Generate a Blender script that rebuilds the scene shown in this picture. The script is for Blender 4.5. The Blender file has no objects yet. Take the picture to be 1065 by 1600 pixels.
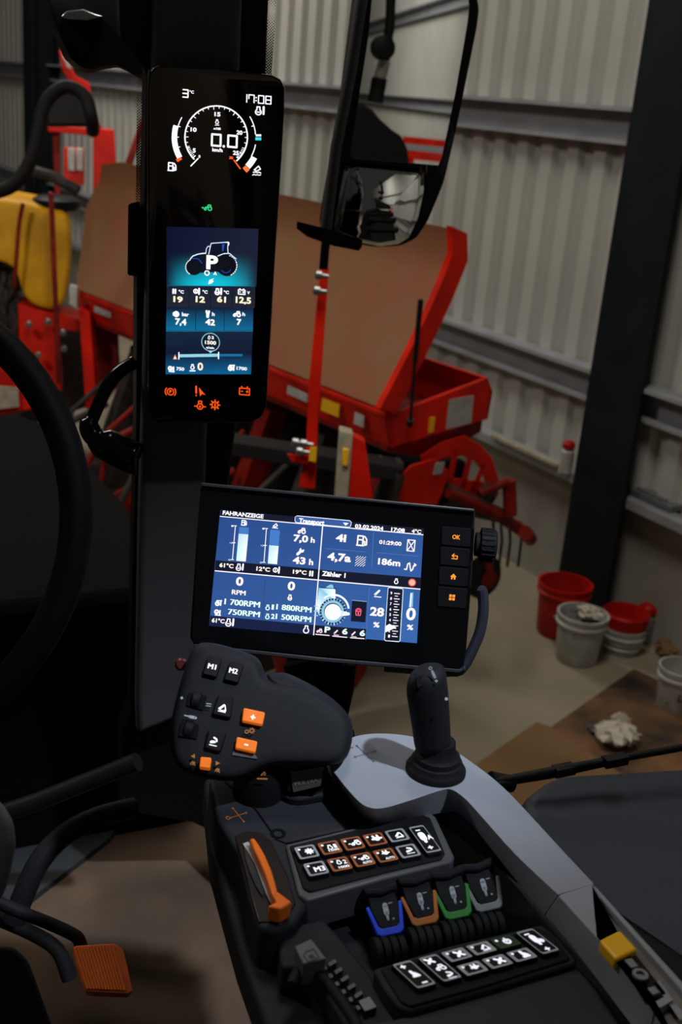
import bpy, math, random
from mathutils import Vector as V, Matrix
from mathutils.geometry import tessellate_polygon
random.seed(4)
sc = bpy.context.scene
C = sc.collection
# ---------------------------------------------------------------- camera frame
F_PX, CX, CY = 1789.0, 532.5, 800.0
_g = V((-419, 4900, 1789)).normalized()
_F = V((-875, -726, 1789)); _F = (_F - _g * _F.dot(_g)).normalized()
_R = _g.cross(_F)
CAM = V((0, 0, 2.45))
def W(v): return V((v.dot(_R), v.dot(_F), -v.dot(_g)))
cam_d = bpy.data.cameras.new('camera'); cam = bpy.data.objects.new('camera', cam_d); C.objects.link(cam)
cam_d.sensor_fit = 'VERTICAL'; cam_d.sensor_height = 36.0; cam_d.sensor_width = 24.0
cam_d.lens = 36.0 * F_PX / 1600.0
cam_d.clip_start = 0.05; cam_d.clip_end = 100
cam_d.dof.use_dof = True; cam_d.dof.focus_distance = 1.15; cam_d.dof.aperture_fstop = 9.0
ax, ay, az = W(V((1, 0, 0))), W(V((0, -1, 0))), W(V((0, 0, -1)))
cam.matrix_world = Matrix(((ax.x, ay.x, az.x, CAM.x), (ax.y, ay.y, az.y, CAM.y), (ax.z, ay.z, az.z, CAM.z), (0, 0, 0, 1)))
sc.camera = cam
# ---------------------------------------------------------------- light
sc.view_settings.view_transform = 'Standard'; sc.view_settings.look = 'None'
sc.view_settings.exposure = 0.0; sc.view_settings.gamma = 1.0; sc.view_settings.use_curve_mapping = False
wd = bpy.data.worlds.new('world'); sc.world = wd; wd.use_nodes = True
wd.node_tree.nodes['Background'].inputs[0].default_value = (0.62, 0.60, 0.58, 1)
wd.node_tree.nodes['Background'].inputs[1].default_value = 0.042
def area(name, loc, target, size, power, col):
    d = bpy.data.lights.new(name, 'AREA'); d.shape = 'RECTANGLE'; d.size = size[0]; d.size_y = size[1]
    d.energy = power; d.color = col
    o = bpy.data.objects.new(name, d); C.objects.link(o); o.location = loc
    o.rotation_euler = (V(target) - V(loc)).to_track_quat('-Z', 'Y').to_euler()
    return o
area('hall_or_fill_lamp', (1.2, 9.5, 5.6), (2.4, 8.5, 0.5), (1.2, 3.0), 165, (1.0, 0.95, 0.86))
area('hall_or_fill_lamp', (1.2, 2.4, 5.8), (1.5, 2.9, 0.0), (0.8, 2.0), 90, (1.0, 0.95, 0.86))
area('hall_or_fill_lamp', (-2.5, 4.5, 5.5), (1.8, 4.8, 1.4), (1.0, 1.0), 75, (1.0, 0.93, 0.84))  # fill light added on the left to brighten the hopper lid
area('hall_or_fill_lamp', (2.2, -4.5, 5.2), (3.6, -7.0, 0.5), (1.0, 3.0), 130, (1.0, 0.94, 0.88))
area('hall_or_fill_lamp', (2.2, -12, 5.4), (4.5, -14.0, 1.5), (1.0, 3.0), 260, (1.0, 0.94, 0.88))  # fill light added to brighten the wall reflected in the mirror
ld = bpy.data.lights.new('hall_spotlight', 'SPOT'); ld.energy = 520; ld.color = (0.78, 0.86, 1.0); ld.spot_size = math.radians(15); ld.spot_blend = 1.0; ld.shadow_soft_size = 0.07
lo_ = bpy.data.objects.new('hall_spotlight', ld); C.objects.link(lo_); lo_.location = (1.05, -0.50, 4.9)
lo_.rotation_euler = (V((0.47, 0.99, 1.9)) - lo_.location).to_track_quat('-Z', 'Y').to_euler()

# ---------------------------------------------------------------- pixel to place helpers
def ray(x, y): return W(V(((x - CX) / F_PX, (y - CY) / F_PX, 1)))
def at(x, y, t): return CAM + ray(x, y) * t
def onz(x, y, z):
    r = ray(x, y); return CAM + r * ((z - CAM.z) / r.z)
def onp(x, y, P, N):
    r = ray(x, y); return CAM + r * ((P - CAM).dot(N) / r.dot(N))
def proj(P):
    d = P - CAM; v = _R * d.x + _F * d.y - _g * d.z
    return V((v.x / v.z * F_PX + CX, v.y / v.z * F_PX + CY)), v.z
def quad3(p, t0):
    r = [ray(*q) for q in p]
    A = Matrix(((r[1].x, -r[2].x, r[3].x), (r[1].y, -r[2].y, r[3].y), (r[1].z, -r[2].z, r[3].z)))
    t = A.inverted() @ (r[0] * t0)
    return [CAM + r[0] * t0] + [CAM + r[i + 1] * t[i] for i in range(3)]
UP = V((0, 0, 1))
# ---------------------------------------------------------------- materials
def lin(c):
    c = [x / 255 for x in c]
    return tuple(x / 12.92 if x <= 0.04045 else ((x + 0.055) / 1.055) ** 2.4 for x in c)
MATS = {}
def mat(name, rgb, rough=0.5, metal=0.0, bump=0.0, scale=60.0, var=0.0, emit=0.0, rgb2=None, vscale=None, spec=0.5):
    if name in MATS: return MATS[name]
    m = bpy.data.materials.new(name); m.use_nodes = True; MATS[name] = m
    nt = m.node_tree; b = nt.nodes['Principled BSDF']
    b.inputs['Roughness'].default_value = rough; b.inputs['Metallic'].default_value = metal
    b.inputs['Specular IOR Level'].default_value = spec
    a = (*rgb, 1)
    tc = nt.nodes.new('ShaderNodeTexCoord')
    nz = nt.nodes.new('ShaderNodeTexNoise'); nz.inputs['Scale'].default_value = vscale or scale; nz.inputs['Detail'].default_value = 4
    nt.links.new(tc.outputs['Object'], nz.inputs['Vector'])
    rp = nt.nodes.new('ShaderNodeValToRGB'); rp.color_ramp.elements[0].position = 0.35; rp.color_ramp.elements[1].position = 0.65
    o2 = (*rgb2, 1) if rgb2 else tuple(x * (1 - var) for x in rgb) + (1,)
    rp.color_ramp.elements[0].color = o2; rp.color_ramp.elements[1].color = a
    nt.links.new(nz.outputs['Fac'], rp.inputs['Fac']); nt.links.new(rp.outputs['Color'], b.inputs['Base Color'])
    if emit:
        nt.links.new(rp.outputs['Color'], b.inputs['Emission Color']); b.inputs['Emission Strength'].default_value = emit
    if bump:
        n2 = nt.nodes.new('ShaderNodeTexNoise'); n2.inputs['Scale'].default_value = scale
        nt.links.new(tc.outputs['Object'], n2.inputs['Vector'])
        bp = nt.nodes.new('ShaderNodeBump'); bp.inputs['Strength'].default_value = bump; bp.inputs['Distance'].default_value = 0.01
        nt.links.new(n2.outputs['Fac'], bp.inputs['Height']); nt.links.new(bp.outputs['Normal'], b.inputs['Normal'])
    return m
def emat():
    m = bpy.data.materials.new('screen_graphics'); m.use_nodes = True; nt = m.node_tree; b = nt.nodes['Principled BSDF']
    b.inputs['Base Color'].default_value = (0.004, 0.004, 0.005, 1); b.inputs['Roughness'].default_value = 0.35
    at_ = nt.nodes.new('ShaderNodeAttribute'); at_.attribute_name = 'Col'
    nt.links.new(at_.outputs['Color'], b.inputs['Emission Color']); b.inputs['Emission Strength'].default_value = 1.0
    return m
EM = emat()
def pmat():
    m = bpy.data.materials.new('printed_marks'); m.use_nodes = True; nt = m.node_tree; b = nt.nodes['Principled BSDF']
    b.inputs['Roughness'].default_value = 0.5
    at_ = nt.nodes.new('ShaderNodeAttribute'); at_.attribute_name = 'Col'
    nt.links.new(at_.outputs['Color'], b.inputs['Base Color'])
    return m
PRINT = pmat()
def glass_mat():
    m = bpy.data.materials.new('cab_glass'); m.use_nodes = True; nt = m.node_tree
    for n in list(nt.nodes): nt.nodes.remove(n)
    o = nt.nodes.new('ShaderNodeOutputMaterial'); mx = nt.nodes.new('ShaderNodeMixShader')
    t = nt.nodes.new('ShaderNodeBsdfTransparent'); t.inputs[0].default_value = (0.98, 0.99, 0.98, 1)
    g = nt.nodes.new('ShaderNodeBsdfGlossy'); g.inputs['Roughness'].default_value = 0.01
    f = nt.nodes.new('ShaderNodeFresnel'); f.inputs[0].default_value = 1.12
    nt.links.new(f.outputs[0], mx.inputs[0]); nt.links.new(t.outputs[0], mx.inputs[1]); nt.links.new(g.outputs[0], mx.inputs[2]); nt.links.new(mx.outputs[0], o.inputs[0])
    return m
def frit_mat():
    m = bpy.data.materials.new('dotted_frit'); m.use_nodes = True; nt = m.node_tree; b = nt.nodes['Principled BSDF']
    b.inputs['Base Color'].default_value = (0.004, 0.004, 0.004, 1)
    tc = nt.nodes.new('ShaderNodeTexCoord'); vo = nt.nodes.new('ShaderNodeTexVoronoi'); vo.feature = 'F1'
    vo.inputs['Randomness'].default_value = 0.0; vo.inputs['Scale'].default_value = 420
    mp = nt.nodes.new('ShaderNodeMapping'); mp.inputs['Rotation'].default_value = (0.0, 0.7854, 0.25)
    nt.links.new(tc.outputs['Object'], mp.inputs[0]); nt.links.new(mp.outputs[0], vo.inputs['Vector'])
    ma = nt.nodes.new('ShaderNodeMath'); ma.operation = 'LESS_THAN'; ma.inputs[1].default_value = 0.52
    nt.links.new(vo.outputs['Distance'], ma.inputs[0]); nt.links.new(ma.outputs[0], b.inputs['Alpha'])
    return m
BLK = mat('black_plastic', (0.010, 0.010, 0.011), 0.45, bump=0.05, scale=900, var=0.2, spec=0.12)
BLKR = mat('black_rubber', (0.012, 0.012, 0.013), 0.6, bump=0.1, scale=300, var=0.2, spec=0.1)
GLB = mat('gloss_black_panel', (0.003, 0.003, 0.0035), 0.15, var=0.1, spec=.3)
GRY = mat('charcoal_plastic', (0.016, 0.0175, 0.0195), 0.55, bump=0.12, scale=1500, var=0.12, spec=0.08)
GRY2 = mat('dark_deck_plastic', (0.022, 0.0245, 0.029), 0.6, bump=0.12, scale=1500, var=0.12, spec=0.15)
PIT = mat('recess_plastic', (0.006, 0.006, 0.007), 0.6, var=0.2, spec=0.05)
SIL = mat('silver_grey_plastic', (0.27, 0.29, 0.33), 0.48, bump=0.04, scale=1800, var=0.05)
TRM = mat('pillar_trim_plastic', (0.10, 0.095, 0.10), 0.6, bump=0.1, scale=900, var=0.1, spec=0.2)
ORG = mat('orange_plastic', (0.85, 0.17, 0.01), 0.35, var=0.05)
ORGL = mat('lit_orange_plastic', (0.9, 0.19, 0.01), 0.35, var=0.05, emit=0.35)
YEL = mat('yellow_plastic', (0.95, 0.50, 0.005), 0.4, var=0.05)
RED = mat('red_machine_paint', (0.80, 0.016, 0.003), 0.42, var=0.3, vscale=6, spec=0.12)
REDD = mat('dull_red_paint', (0.28, 0.010, 0.004), 0.6, var=0.5, vscale=12, spec=0.2)
DUST = mat('dusty_lid_face', (0.25, 0.115, 0.042), 0.75, rgb2=(0.28, 0.085, 0.035), vscale=3.2)
STEEL = mat('galvanised_steel', (0.30, 0.31, 0.32), 0.4, 0.7, var=0.2, vscale=30)
DIRT = mat('dirty_iron', (0.05, 0.04, 0.035), 0.7, 0.3, var=0.5, vscale=25, bump=0.2, scale=80)
CREAM = mat('cream_paint', (0.42, 0.37, 0.27), 0.6, var=0.3, vscale=20)
WHT = mat('white_plastic', (0.50, 0.49, 0.47), 0.5, rgb2=(0.36, 0.34, 0.31), vscale=14)
CLAD = mat('cladding_sheet', (0.47, 0.46, 0.425), 0.5, var=0.12, vscale=1.3)
GIRT = mat('girt_steel', (0.33, 0.34, 0.36), 0.5, 0.2, var=0.2, vscale=5)
COL = mat('column_paint', (0.010, 0.013, 0.016), 0.6, var=0.3, vscale=5, spec=0.08)
CONC = mat('concrete_floor', (0.30, 0.25, 0.175), 0.75, rgb2=(0.24, 0.20, 0.14), vscale=1.6, bump=0.15, scale=40)
CONW = mat('concrete_plinth', (0.36, 0.34, 0.30), 0.8, rgb2=(0.27, 0.25, 0.22), vscale=3, bump=0.2, scale=30)
CARD = mat('brown_cardboard', (0.22, 0.115, 0.045), 0.8, var=0.2, vscale=3)
CARDS = mat('oil_stained_cardboard', (0.20, 0.095, 0.035), 0.7, rgb2=(0.022, 0.015, 0.011), vscale=3.4)
CARPET = mat('brown_floor_mat', (0.125, 0.078, 0.045), 0.9, rgb2=(0.085, 0.056, 0.034), vscale=9, bump=0.3, scale=400)
FEND = mat('blue_grey_fender', (0.018, 0.023, 0.040), 0.55, var=0.3, vscale=3, spec=0.3)
RAG = mat('white_rag', (0.62, 0.55, 0.45), 0.8, var=0.25, vscale=40)
REDP = mat('red_bucket_plastic', (0.50, 0.010, 0.004), 0.45, var=0.25, vscale=9, spec=.15)
TANK = mat('yellow_tank_plastic', (0.80, 0.40, 0.006), 0.5, rgb2=(0.62, 0.30, 0.006), vscale=5, spec=.15)
MIR = mat('mirror_glass', (0.72, 0.73, 0.72), 0.0, 1.0)
CHR = mat('bright_reflector', (0.5, 0.5, 0.52), 0.25, 0.9, var=0.2, vscale=40)
TYRE = mat('tyre_rubber', (0.012, 0.012, 0.012), 0.7, bump=0.3, scale=60, var=0.3, spec=0.1)
BLU = mat('blue_lever_trim', (0.005, 0.055, 0.75), 0.4, var=0.05)
BRO = mat('amber_lever_trim', (0.45, 0.13, 0.01), 0.4, var=0.05)
GRN = mat('green_lever_trim', (0.015, 0.24, 0.02), 0.4, var=0.05)
GYT = mat('grey_lever_trim', (0.22, 0.24, 0.23), 0.4, var=0.05)
GLASS = glass_mat(); FRIT = frit_mat()
# ---------------------------------------------------------------- mesh builder
class M:
    def __init__(s): s.v = []; s.f = []; s.mi = []; s.col = {}
    def add(s, vs, fs, mi=0, cols=None):
        b = len(s.v); s.v += [V(x) for x in vs]
        for f in fs: s.f.append([b + i for i in f]); s.mi.append(mi)
        if cols:
            for i, c in enumerate(cols): s.col[b + i] = c
        return s
    def prism(s, top, bot, mi=0):
        n = len(top); top = [V(p) for p in top]; bot = [V(p) for p in bot]
        return s.add(top + bot, [list(range(n)), list(range(2 * n - 1, n - 1, -1))] + [[i, i + n, (i + 1) % n + n, (i + 1) % n] for i in range(n)], mi)
    def box(s, c, sz, ax=None, mi=0):
        X, Y, Z = ax or (V((1, 0, 0)), V((0, 1, 0)), UP); c = V(c)
        a, b, h = X * sz[0] / 2, Y * sz[1] / 2, Z * sz[2] / 2
        return s.prism([c - a - b + h, c + a - b + h, c + a + b + h, c - a + b + h], [c - a - b - h, c + a - b - h, c + a + b - h, c - a + b - h], mi)
    def loft(s, rings, mi=0, cap=True, closed=False):
        n = len(rings[0]); vs = [p for r in rings for p in r]; fs = []
        R_ = len(rings)
        for k in range(R_ if closed else R_ - 1):
            k2 = (k + 1) % R_
            for i in range(n): j = (i + 1) % n; fs.append([k * n + i, k * n + j, k2 * n + j, k2 * n + i])
        if cap and not closed: fs += [list(range(n))[::-1], list(range((R_ - 1) * n, R_ * n))]
        return s.add(vs, fs, mi)
    def tube(s, path, r, n=12, mi=0, closed=False):
        path = [V(p) for p in path]; L = len(path); rr = r if isinstance(r, (list, tuple)) else [r] * L; rings = []; ref = None
        for i, p in enumerate(path):
            if closed: d = path[(i + 1) % L] - path[i - 1]
            else: d = path[min(i + 1, L - 1)] - path[max(i - 1, 0)]
            d.normalize()
            if ref is None: ref = V((0, 0, 1)) if abs(d.z) < 0.9 else V((1, 0, 0))
            a = (ref - d * ref.dot(d)).normalized(); ref = a; b = d.cross(a)
            rings.append([p + (a * math.cos(t) + b * math.sin(t)) * rr[i] for t in [2 * math.pi * k / n for k in range(n)]])
        return s.loft(rings, mi, closed=closed)
    def lathe(s, c, axis, prof, n=32, mi=0, cap=True):
        c = V(c); axis = V(axis).normalized(); a = axis.orthogonal().normalized(); b = axis.cross(a)
        return s.loft([[c + axis * h + (a * math.cos(t) + b * math.sin(t)) * r for t in [2 * math.pi * k / n for k in range(n)]] for r, h in prof], mi, cap)
def smooth_path(pts, k=5, closed=False):
    pts = [V(p) for p in pts]; n = len(pts); out = []
    for i in range(n if closed else n - 1):
        g = lambda j: pts[j % n] if closed else pts[min(max(j, 0), n - 1)]
        a, b, c, d = g(i - 1), g(i), g(i + 1), g(i + 2)
        for j in range(k):
            t = j / k; out.append(0.5 * ((2 * b) + (c - a) * t + (2 * a - 5 * b + 4 * c - d) * t * t + (3 * b - a - 3 * c + d) * t ** 3))
    if not closed: out.append(pts[-1])
    return out
ORIG = {}
def obj(name, m, mats, parent=None, bevel=0.0, sub=0, smooth=35, seg=2):
    o0 = ORIG.get(parent.name, V((0, 0, 0))) if parent else V((0, 0, 0))
    if parent is None:
        xs = [p.x for p in m.v]; ys = [p.y for p in m.v]; zs = [p.z for p in m.v]
        o0 = V(((min(xs) + max(xs)) / 2, (min(ys) + max(ys)) / 2, min(zs)))
    me = bpy.data.meshes.new(name); me.from_pydata([p - o0 for p in m.v], [], m.f)
    mats = mats if isinstance(mats, (list, tuple)) else [mats]
    for x in mats: me.materials.append(x)
    for p, i in zip(me.polygons, m.mi): p.material_index = i; p.use_smooth = bool(smooth)
    if m.col:
        ca = me.color_attributes.new('Col', 'FLOAT_COLOR', 'POINT')
        for i, c in m.col.items(): ca.data[i].color = (*c, 1)
    if not m.col:
        import bmesh
        bm = bmesh.new(); bm.from_mesh(me); bmesh.ops.recalc_face_normals(bm, faces=bm.faces); bm.to_mesh(me); bm.free()
    if smooth and smooth < 180: me.set_sharp_from_angle(angle=math.radians(smooth))
    o = bpy.data.objects.new(name, me); C.objects.link(o)
    if parent: o.parent = parent
    else: o.location = o0
    ORIG[o.name] = o0
    if bevel:
        b = o.modifiers.new('bevel', 'BEVEL'); b.width = bevel; b.segments = seg; b.limit_method = 'ANGLE'; b.angle_limit = math.radians(40)
    if sub:
        b = o.modifiers.new('sub', 'SUBSURF'); b.levels = sub; b.render_levels = sub
    return o
def tag(o, label, cat, group=None):
    o['label'] = label; o['category'] = cat
    if group: o['group'] = group
    return o
def thing(name, label, cat, loc, group=None):
    o = bpy.data.objects.new(name, None); C.objects.link(o); o.location = V(loc); o.empty_display_size = 0.05
    ORIG[o.name] = V(loc); return tag(o, label, cat, group)
def struct(name, m, mats, **k):
    o = obj(name, m, mats, **k); o['kind'] = 'structure'; return o
def rnd(pts, r=0.3, k=3):
    """round the corners of a closed point list; r is the share of each side"""
    out = []; n = len(pts); pts = [V(p) for p in pts]
    for i in range(n):
        a, b, c = pts[i - 1], pts[i], pts[(i + 1) % n]
        d = min((a - b).length, (c - b).length) * r
        p, q = b + (a - b).normalized() * d, b + (c - b).normalized() * d
        for j in range(k + 1):
            t = j / k; out.append(p * (1 - t) ** 2 + b * 2 * t * (1 - t) + q * t * t)
    return out
# ---------------------------------------------------------------- text and drawn graphics
_tc = {}
def text_tris(s, bold=0.02):
    if (s, bold) in _tc: return _tc[(s, bold)]
    cu = bpy.data.curves.new('t', 'FONT'); cu.body = s; cu.size = 1; cu.offset = bold; cu.resolution_u = 3
    o = bpy.data.objects.new('t', cu); C.objects.link(o)
    dg = bpy.context.evaluated_depsgraph_get(); me = bpy.data.meshes.new_from_object(o.evaluated_get(dg))
    vs = [(v.co.x, v.co.y) for v in me.vertices]; fs = [list(p.vertices) for p in me.polygons]
    bpy.data.objects.remove(o); bpy.data.curves.remove(cu); bpy.data.meshes.remove(me)
    x0 = min(v[0] for v in vs); x1 = max(v[0] for v in vs); y0 = min(v[1] for v in vs) ; y1 = max(v[1] for v in vs)
    _tc[(s, bold)] = (vs, fs, x0, x1, y0, y1); return _tc[(s, bold)]
WHITE = (1.25, 1.25, 1.3)
class Canvas:
    """flat marks on a plane. mp(x, y, lift) gives the place; eu/ev are the drawing axes (right, down)."""
    def __init__(s, mp, eu=(1, 0), ev=(0, 1), step=0.00012, m=None, mi=0, base=0.0):
        s.mp = mp; s.eu = V(eu); s.ev = V(ev); s.step = step; s.m = m or M(); s.mi = mi; s.base = base; s.lay = 1
    def raw(s, pts, fs, cols):
        h = s.base + s.step * s.lay
        s.m.add([s.mp(p[0], p[1], h) for p in pts], fs, s.mi, cols)
    def poly(s, pts, c):
        cols = c if isinstance(c, list) else [c] * len(pts)
        t = tessellate_polygon([[V((p[0], p[1], 0)) for p in pts]])
        s.raw(pts, [list(x) for x in t], cols)
    def L(s, x, y, a, b): p = V((x, y)) + s.eu * a + s.ev * b; return (p.x, p.y)
    def disc(s, x, y, r, c, n=20, ry=None): s.poly([s.L(x, y, r * math.cos(t), (ry or r) * math.sin(t)) for t in [2 * math.pi * k / n for k in range(n)]], c)
    def line(s, pts, w, c, closed=False, caps=True):
        P = [V(p) for p in pts]; n = len(P)
        for i in range(n if closed else n - 1):
            a, b = P[i], P[(i + 1) % n]; d = b - a
            if d.length < 1e-9: continue
            d.normalize(); q = V((-d.y, d.x)) * w / 2
            s.raw([a + q, a - q, b - q, b + q], [[0, 1, 2, 3]], [c] * 4)
        if caps and w > 0:
            for p in P: s.raw([(p.x + w / 2 * math.cos(t), p.y + w / 2 * math.sin(t)) for t in [math.pi * k / 4 for k in range(8)]], [list(range(8))], [c] * 8)
    def arc(s, x, y, r, a0, a1, w, c, n=24, ry=None):
        ry = ry or r; ro, ri = r + w / 2, r - w / 2; pts = []
        for k in range(n + 1):
            t = math.radians(a0 + (a1 - a0) * k / n); pts.append((x + ro * math.cos(t), y + (ry + w / 2) * math.sin(t)))
            pts.append((x + ri * math.cos(t), y + (ry - w / 2) * math.sin(t)))
        s.raw(pts, [[2 * k, 2 * k + 1, 2 * k + 3, 2 * k + 2] for k in range(n)], [c] * len(pts))
    def ring(s, x, y, r, w, c, n=20):
        pts = []
        for k in range(n):
            t = 2 * math.pi * k / n; pts += [s.L(x, y, (r + w / 2) * math.cos(t), (r + w / 2) * math.sin(t)), s.L(x, y, (r - w / 2) * math.cos(t), (r - w / 2) * math.sin(t))]
        s.raw(pts, [[2 * k, 2 * k + 1, (2 * k + 3) % (2 * n), (2 * k + 2) % (2 * n)] for k in range(n)], [c] * len(pts))
    def text(s, t, x, y, w, h, c, bold=0.038):
        many = 'M' in t
        vs, fs, x0, x1, y0, y1 = text_tris(t, 0.0 if many else bold)
        capb = 0.0 if (',' in t or 'p' in t) else y0
        H = (y1 - capb) or 1
        for k_ in ((-1, 0, 1) if many else (0,)):
            s.raw([s.L(x, y, (p[0] - x0) / max(x1 - x0, 1e-6) * w + k_ * h * bold * 1.6, -(p[1] - capb) / H * h) for p in vs], fs, [c] * len(vs))
    def seg7(s, t, x, y, w, h, c, th):
        SEG = {'0': 'abcdef', '1': 'bc', '3': 'abcdg', '7': 'abcf', '8': 'abcdefg'}
        E_ = {'a': (0, 0, 1, 0), 'b': (1, 0, 1, .5), 'c': (1, .5, 1, 1), 'd': (0, 1, 1, 1), 'e': (0, .5, 0, 1), 'f': (0, 0, 0, .5), 'g': (0, .5, 1, .5)}
        for ch in t:
            if ch in ':.':
                for b in ((.3, .7) if ch == ':' else (1.0,)): s.disc(*s.L(x, y, 0, b * h), th * 0.7, c, 8)
                x, y = s.L(x, y, th * 2.2, 0); continue
            for q in SEG[ch]:
                e = E_[q]; a0 = 0 if ch != '1' else -0.5
                s.line([s.L(x, y, (e[0] + a0) * w, e[1] * h), s.L(x, y, (e[2] + a0) * w, e[3] * h)], th, c)
            x, y = s.L(x, y, w * 1.38 if ch != '1' else w * 0.9, 0)
    def icon(s, nm, x, y, S, c, w=0.15):
        h = S / 2; P = lambda *q: [s.L(x, y, a * h, b * h) for a, b in q]; wd = w * h * 2
        ln = lambda *q, cl=False, k=1: s.line(P(*q), wd * k, c, cl)
        if nm in ('engine', 'ength', 'engw', 'drop'):
            ox = -0.3 if nm == 'ength' else 0
            cir = [(ox + .58 * math.cos(t), .3 + .55 * math.sin(t)) for t in [math.radians(-60 + 300 * k / 14) for k in range(15)]]
            ln(*cir); ln((ox + .29, -.2), (ox + .29, -.75), (ox - .29, -.75), (ox - .29, -.2))
            if nm in ('ength', 'engw'): ln((ox - .28, .3), (ox + .28, .3))
            if nm == 'ength': ln((.75, -.8), (.75, .6), k=1.7)
        elif nm == 'thermo2': ln((-.4, -.7), (-.4, .7), k=1.8); ln((.4, -.7), (.4, .7), k=1.8)
        elif nm == 'airth': s.ring(*P((-.25, 0))[0], .55 * h, wd, c); ln((-.25, -.25), (-.25, .3)); ln((.7, -.8), (.7, .7), k=1.6)
        elif nm in ('tractor', 'tractorl'):
            s.ring(*P((.5, .2))[0], .42 * h, wd, c); s.ring(*P((-.6, .35))[0], .25 * h, wd, c)
            ln((-.55, -.05), (-.1, -.1), (.1, -.65), (.65, -.65), (.75, -.25))
            if nm == 'tractorl': s.poly(P((-1.6, .1), (-1.05, -.15), (-1.05, .35)), c)
        elif nm == 'fuel':
            ln((-.75, -.8), (.15, -.8), (.15, .8), (-.75, .8), cl=True); ln((-.55, -.15), (0, -.15)); ln((.15, 0), (.45, .1), (.5, .7), (.8, .6), (.75, -.3), (.4, -.75)); ln((-.85, .8), (.3, .8))
        elif nm == 'wrench':
            ln((-.6, .75), (.25, -.2), k=2.2); s.arc(*P((.4, -.4))[0], .38 * h, -20, 250, wd * 1.6, c, 12)
        elif nm == 'wrenchv': ln((0, .8), (0, -.1), k=2.4); ln((-.38, -.8), (-.3, -.3), (.3, -.3), (.38, -.8), k=1.6)
        elif nm == 'battery':
            ln((-.9, -.5), (.9, -.5), (.9, .65), (-.9, .65), cl=True); ln((-.55, -.75), (-.45, -.75), k=1.2); ln((.45, -.75), (.55, -.75), k=1.2); ln((-.6, .05), (-.32, .05), k=.9); ln((.3, .05), (.65, .05), k=.9); ln((.48, -.14), (.48, .24), k=.9)
        elif nm == 'park':
            s.ring(*P((0, 0))[0], .58 * h, wd, c); s.text('P', *P((-.22, .3))[0], .45 * h, .6 * h, c)
            for sg in (-1, 1): ln(*[(sg * .95 * math.cos(t), .95 * math.sin(t)) for t in (-.7, -.35, 0, .35, .7)])
        elif nm == 'warn':
            ln((-.75, -.85), (-.7, .3), k=1.7); s.disc(*P((-.7, .75))[0], .13 * h, c, 8); s.poly(P((-.25, -.7), (.95, .55), (.35, .4), (0, .85)), c)
        elif nm == 'oil':
            s.ring(*P((0, .2))[0], .5 * h, wd, c); ln((-.28, -.35), (-.28, -.75), (.28, -.75), (.28, -.35)); ln((-1, .2), (-.5, .2)); ln((.5, .2), (1, .2)); s.poly(P((0, -.1), (.2, .3), (0, .48), (-.2, .3)), c)
        elif nm in ('gear', 'gearw', 'gearf'):
            if nm == 'gearf': s.disc(x, y, .55 * h, c)
            else: s.ring(x, y, .52 * h, wd, c)
            for k in range(8):
                t = math.pi * k / 4; ln((.6 * math.cos(t), .6 * math.sin(t)), (.85 * math.cos(t), .85 * math.sin(t)), k=1.3)
            if nm == 'gearw': ln((0, -.2), (0, .25), k=1.4)
        elif nm == 'home': s.poly(P((0, -.9), (.95, .05), (.65, .05), (.65, .85), (.2, .85), (.2, .3), (-.2, .3), (-.2, .85), (-.65, .85), (-.65, .05), (-.95, .05)), c)
        elif nm == 'back': ln((-.2, -.85), (-.8, -.3), (-.2, .2)); ln((-.8, -.3), (.8, -.3), (.8, .6), (-.8, .6))
        elif nm == 'squares':
            for a in (-.48, .48):
                for b in (-.48, .48): s.poly(P((a - .38, b - .38), (a + .38, b - .38), (a + .38, b + .38), (a - .38, b + .38)), c)
        elif nm == 'lock':
            ln((-.6, -.1), (.6, -.1), (.5, .8), (-.5, .8), cl=True); s.arc(*P((0, -.15))[0], .42 * h, 180, 360, wd, c, 12); s.arc(*P((0, -.15))[0], .68 * h, 180, 360, wd * .7, c, 12); ln((0, .2), (0, .5), k=1.6)
        elif nm == 'wave':
            ln((-.9, .6), (-.55, .6), (-.45, -.3), (-.15, -.5), (0, .2), (.2, .8), (.45, .5), (.55, -.1), (.8, -.3)); s.poly(P((.55, -.6), (1.05, -.3), (.7, .1)), c)
        elif nm == 'hatch':
            for k in range(-3, 4):
                a = k * .45; x0, x1 = max(-.85, a - .85), min(.85, a + .85)
                ln((x0, -(x0 - a)), (x1, -(x1 - a)))
        elif nm == 'hourglass':
            ln((-.6, -.9), (.6, -.9), (.6, .9), (-.6, .9), cl=True); ln((-.5, -.8), (.5, .8)); ln((.5, -.8), (-.5, .8))
        elif nm in ('lift', 'liftup', 'liftdn'):
            s.poly(P((-.85, .8), (.9, .8), (.9, 1.0), (-.85, 1.0)), c)
            if nm == 'liftdn':
                s.poly(P((-.75, .1), (-.6, -.1), (.1, -.2), (.5, .0), (.45, .25), (-.55, .55), (-.8, .4)), c); ln((-.1, -.85), (.5, -.6), (.65, -.15), k=1.5)
            else:
                s.poly(P((-.9, .3), (.15, -.85), (.45, -.75), (.45, -.5), (-.5, .6), (-.8, .55)), c); s.disc(*P((-.62, .35))[0], .12 * h, (0, 0, 0), 8)
                if nm == 'liftup': ln((.45, -.6), (.85, .55), k=.9); ln((-.4, .62), (.85, .62), k=.8); s.poly(P((.35, .55), (.9, .62), (.78, .0)), c)
        elif nm == 'def':
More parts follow.
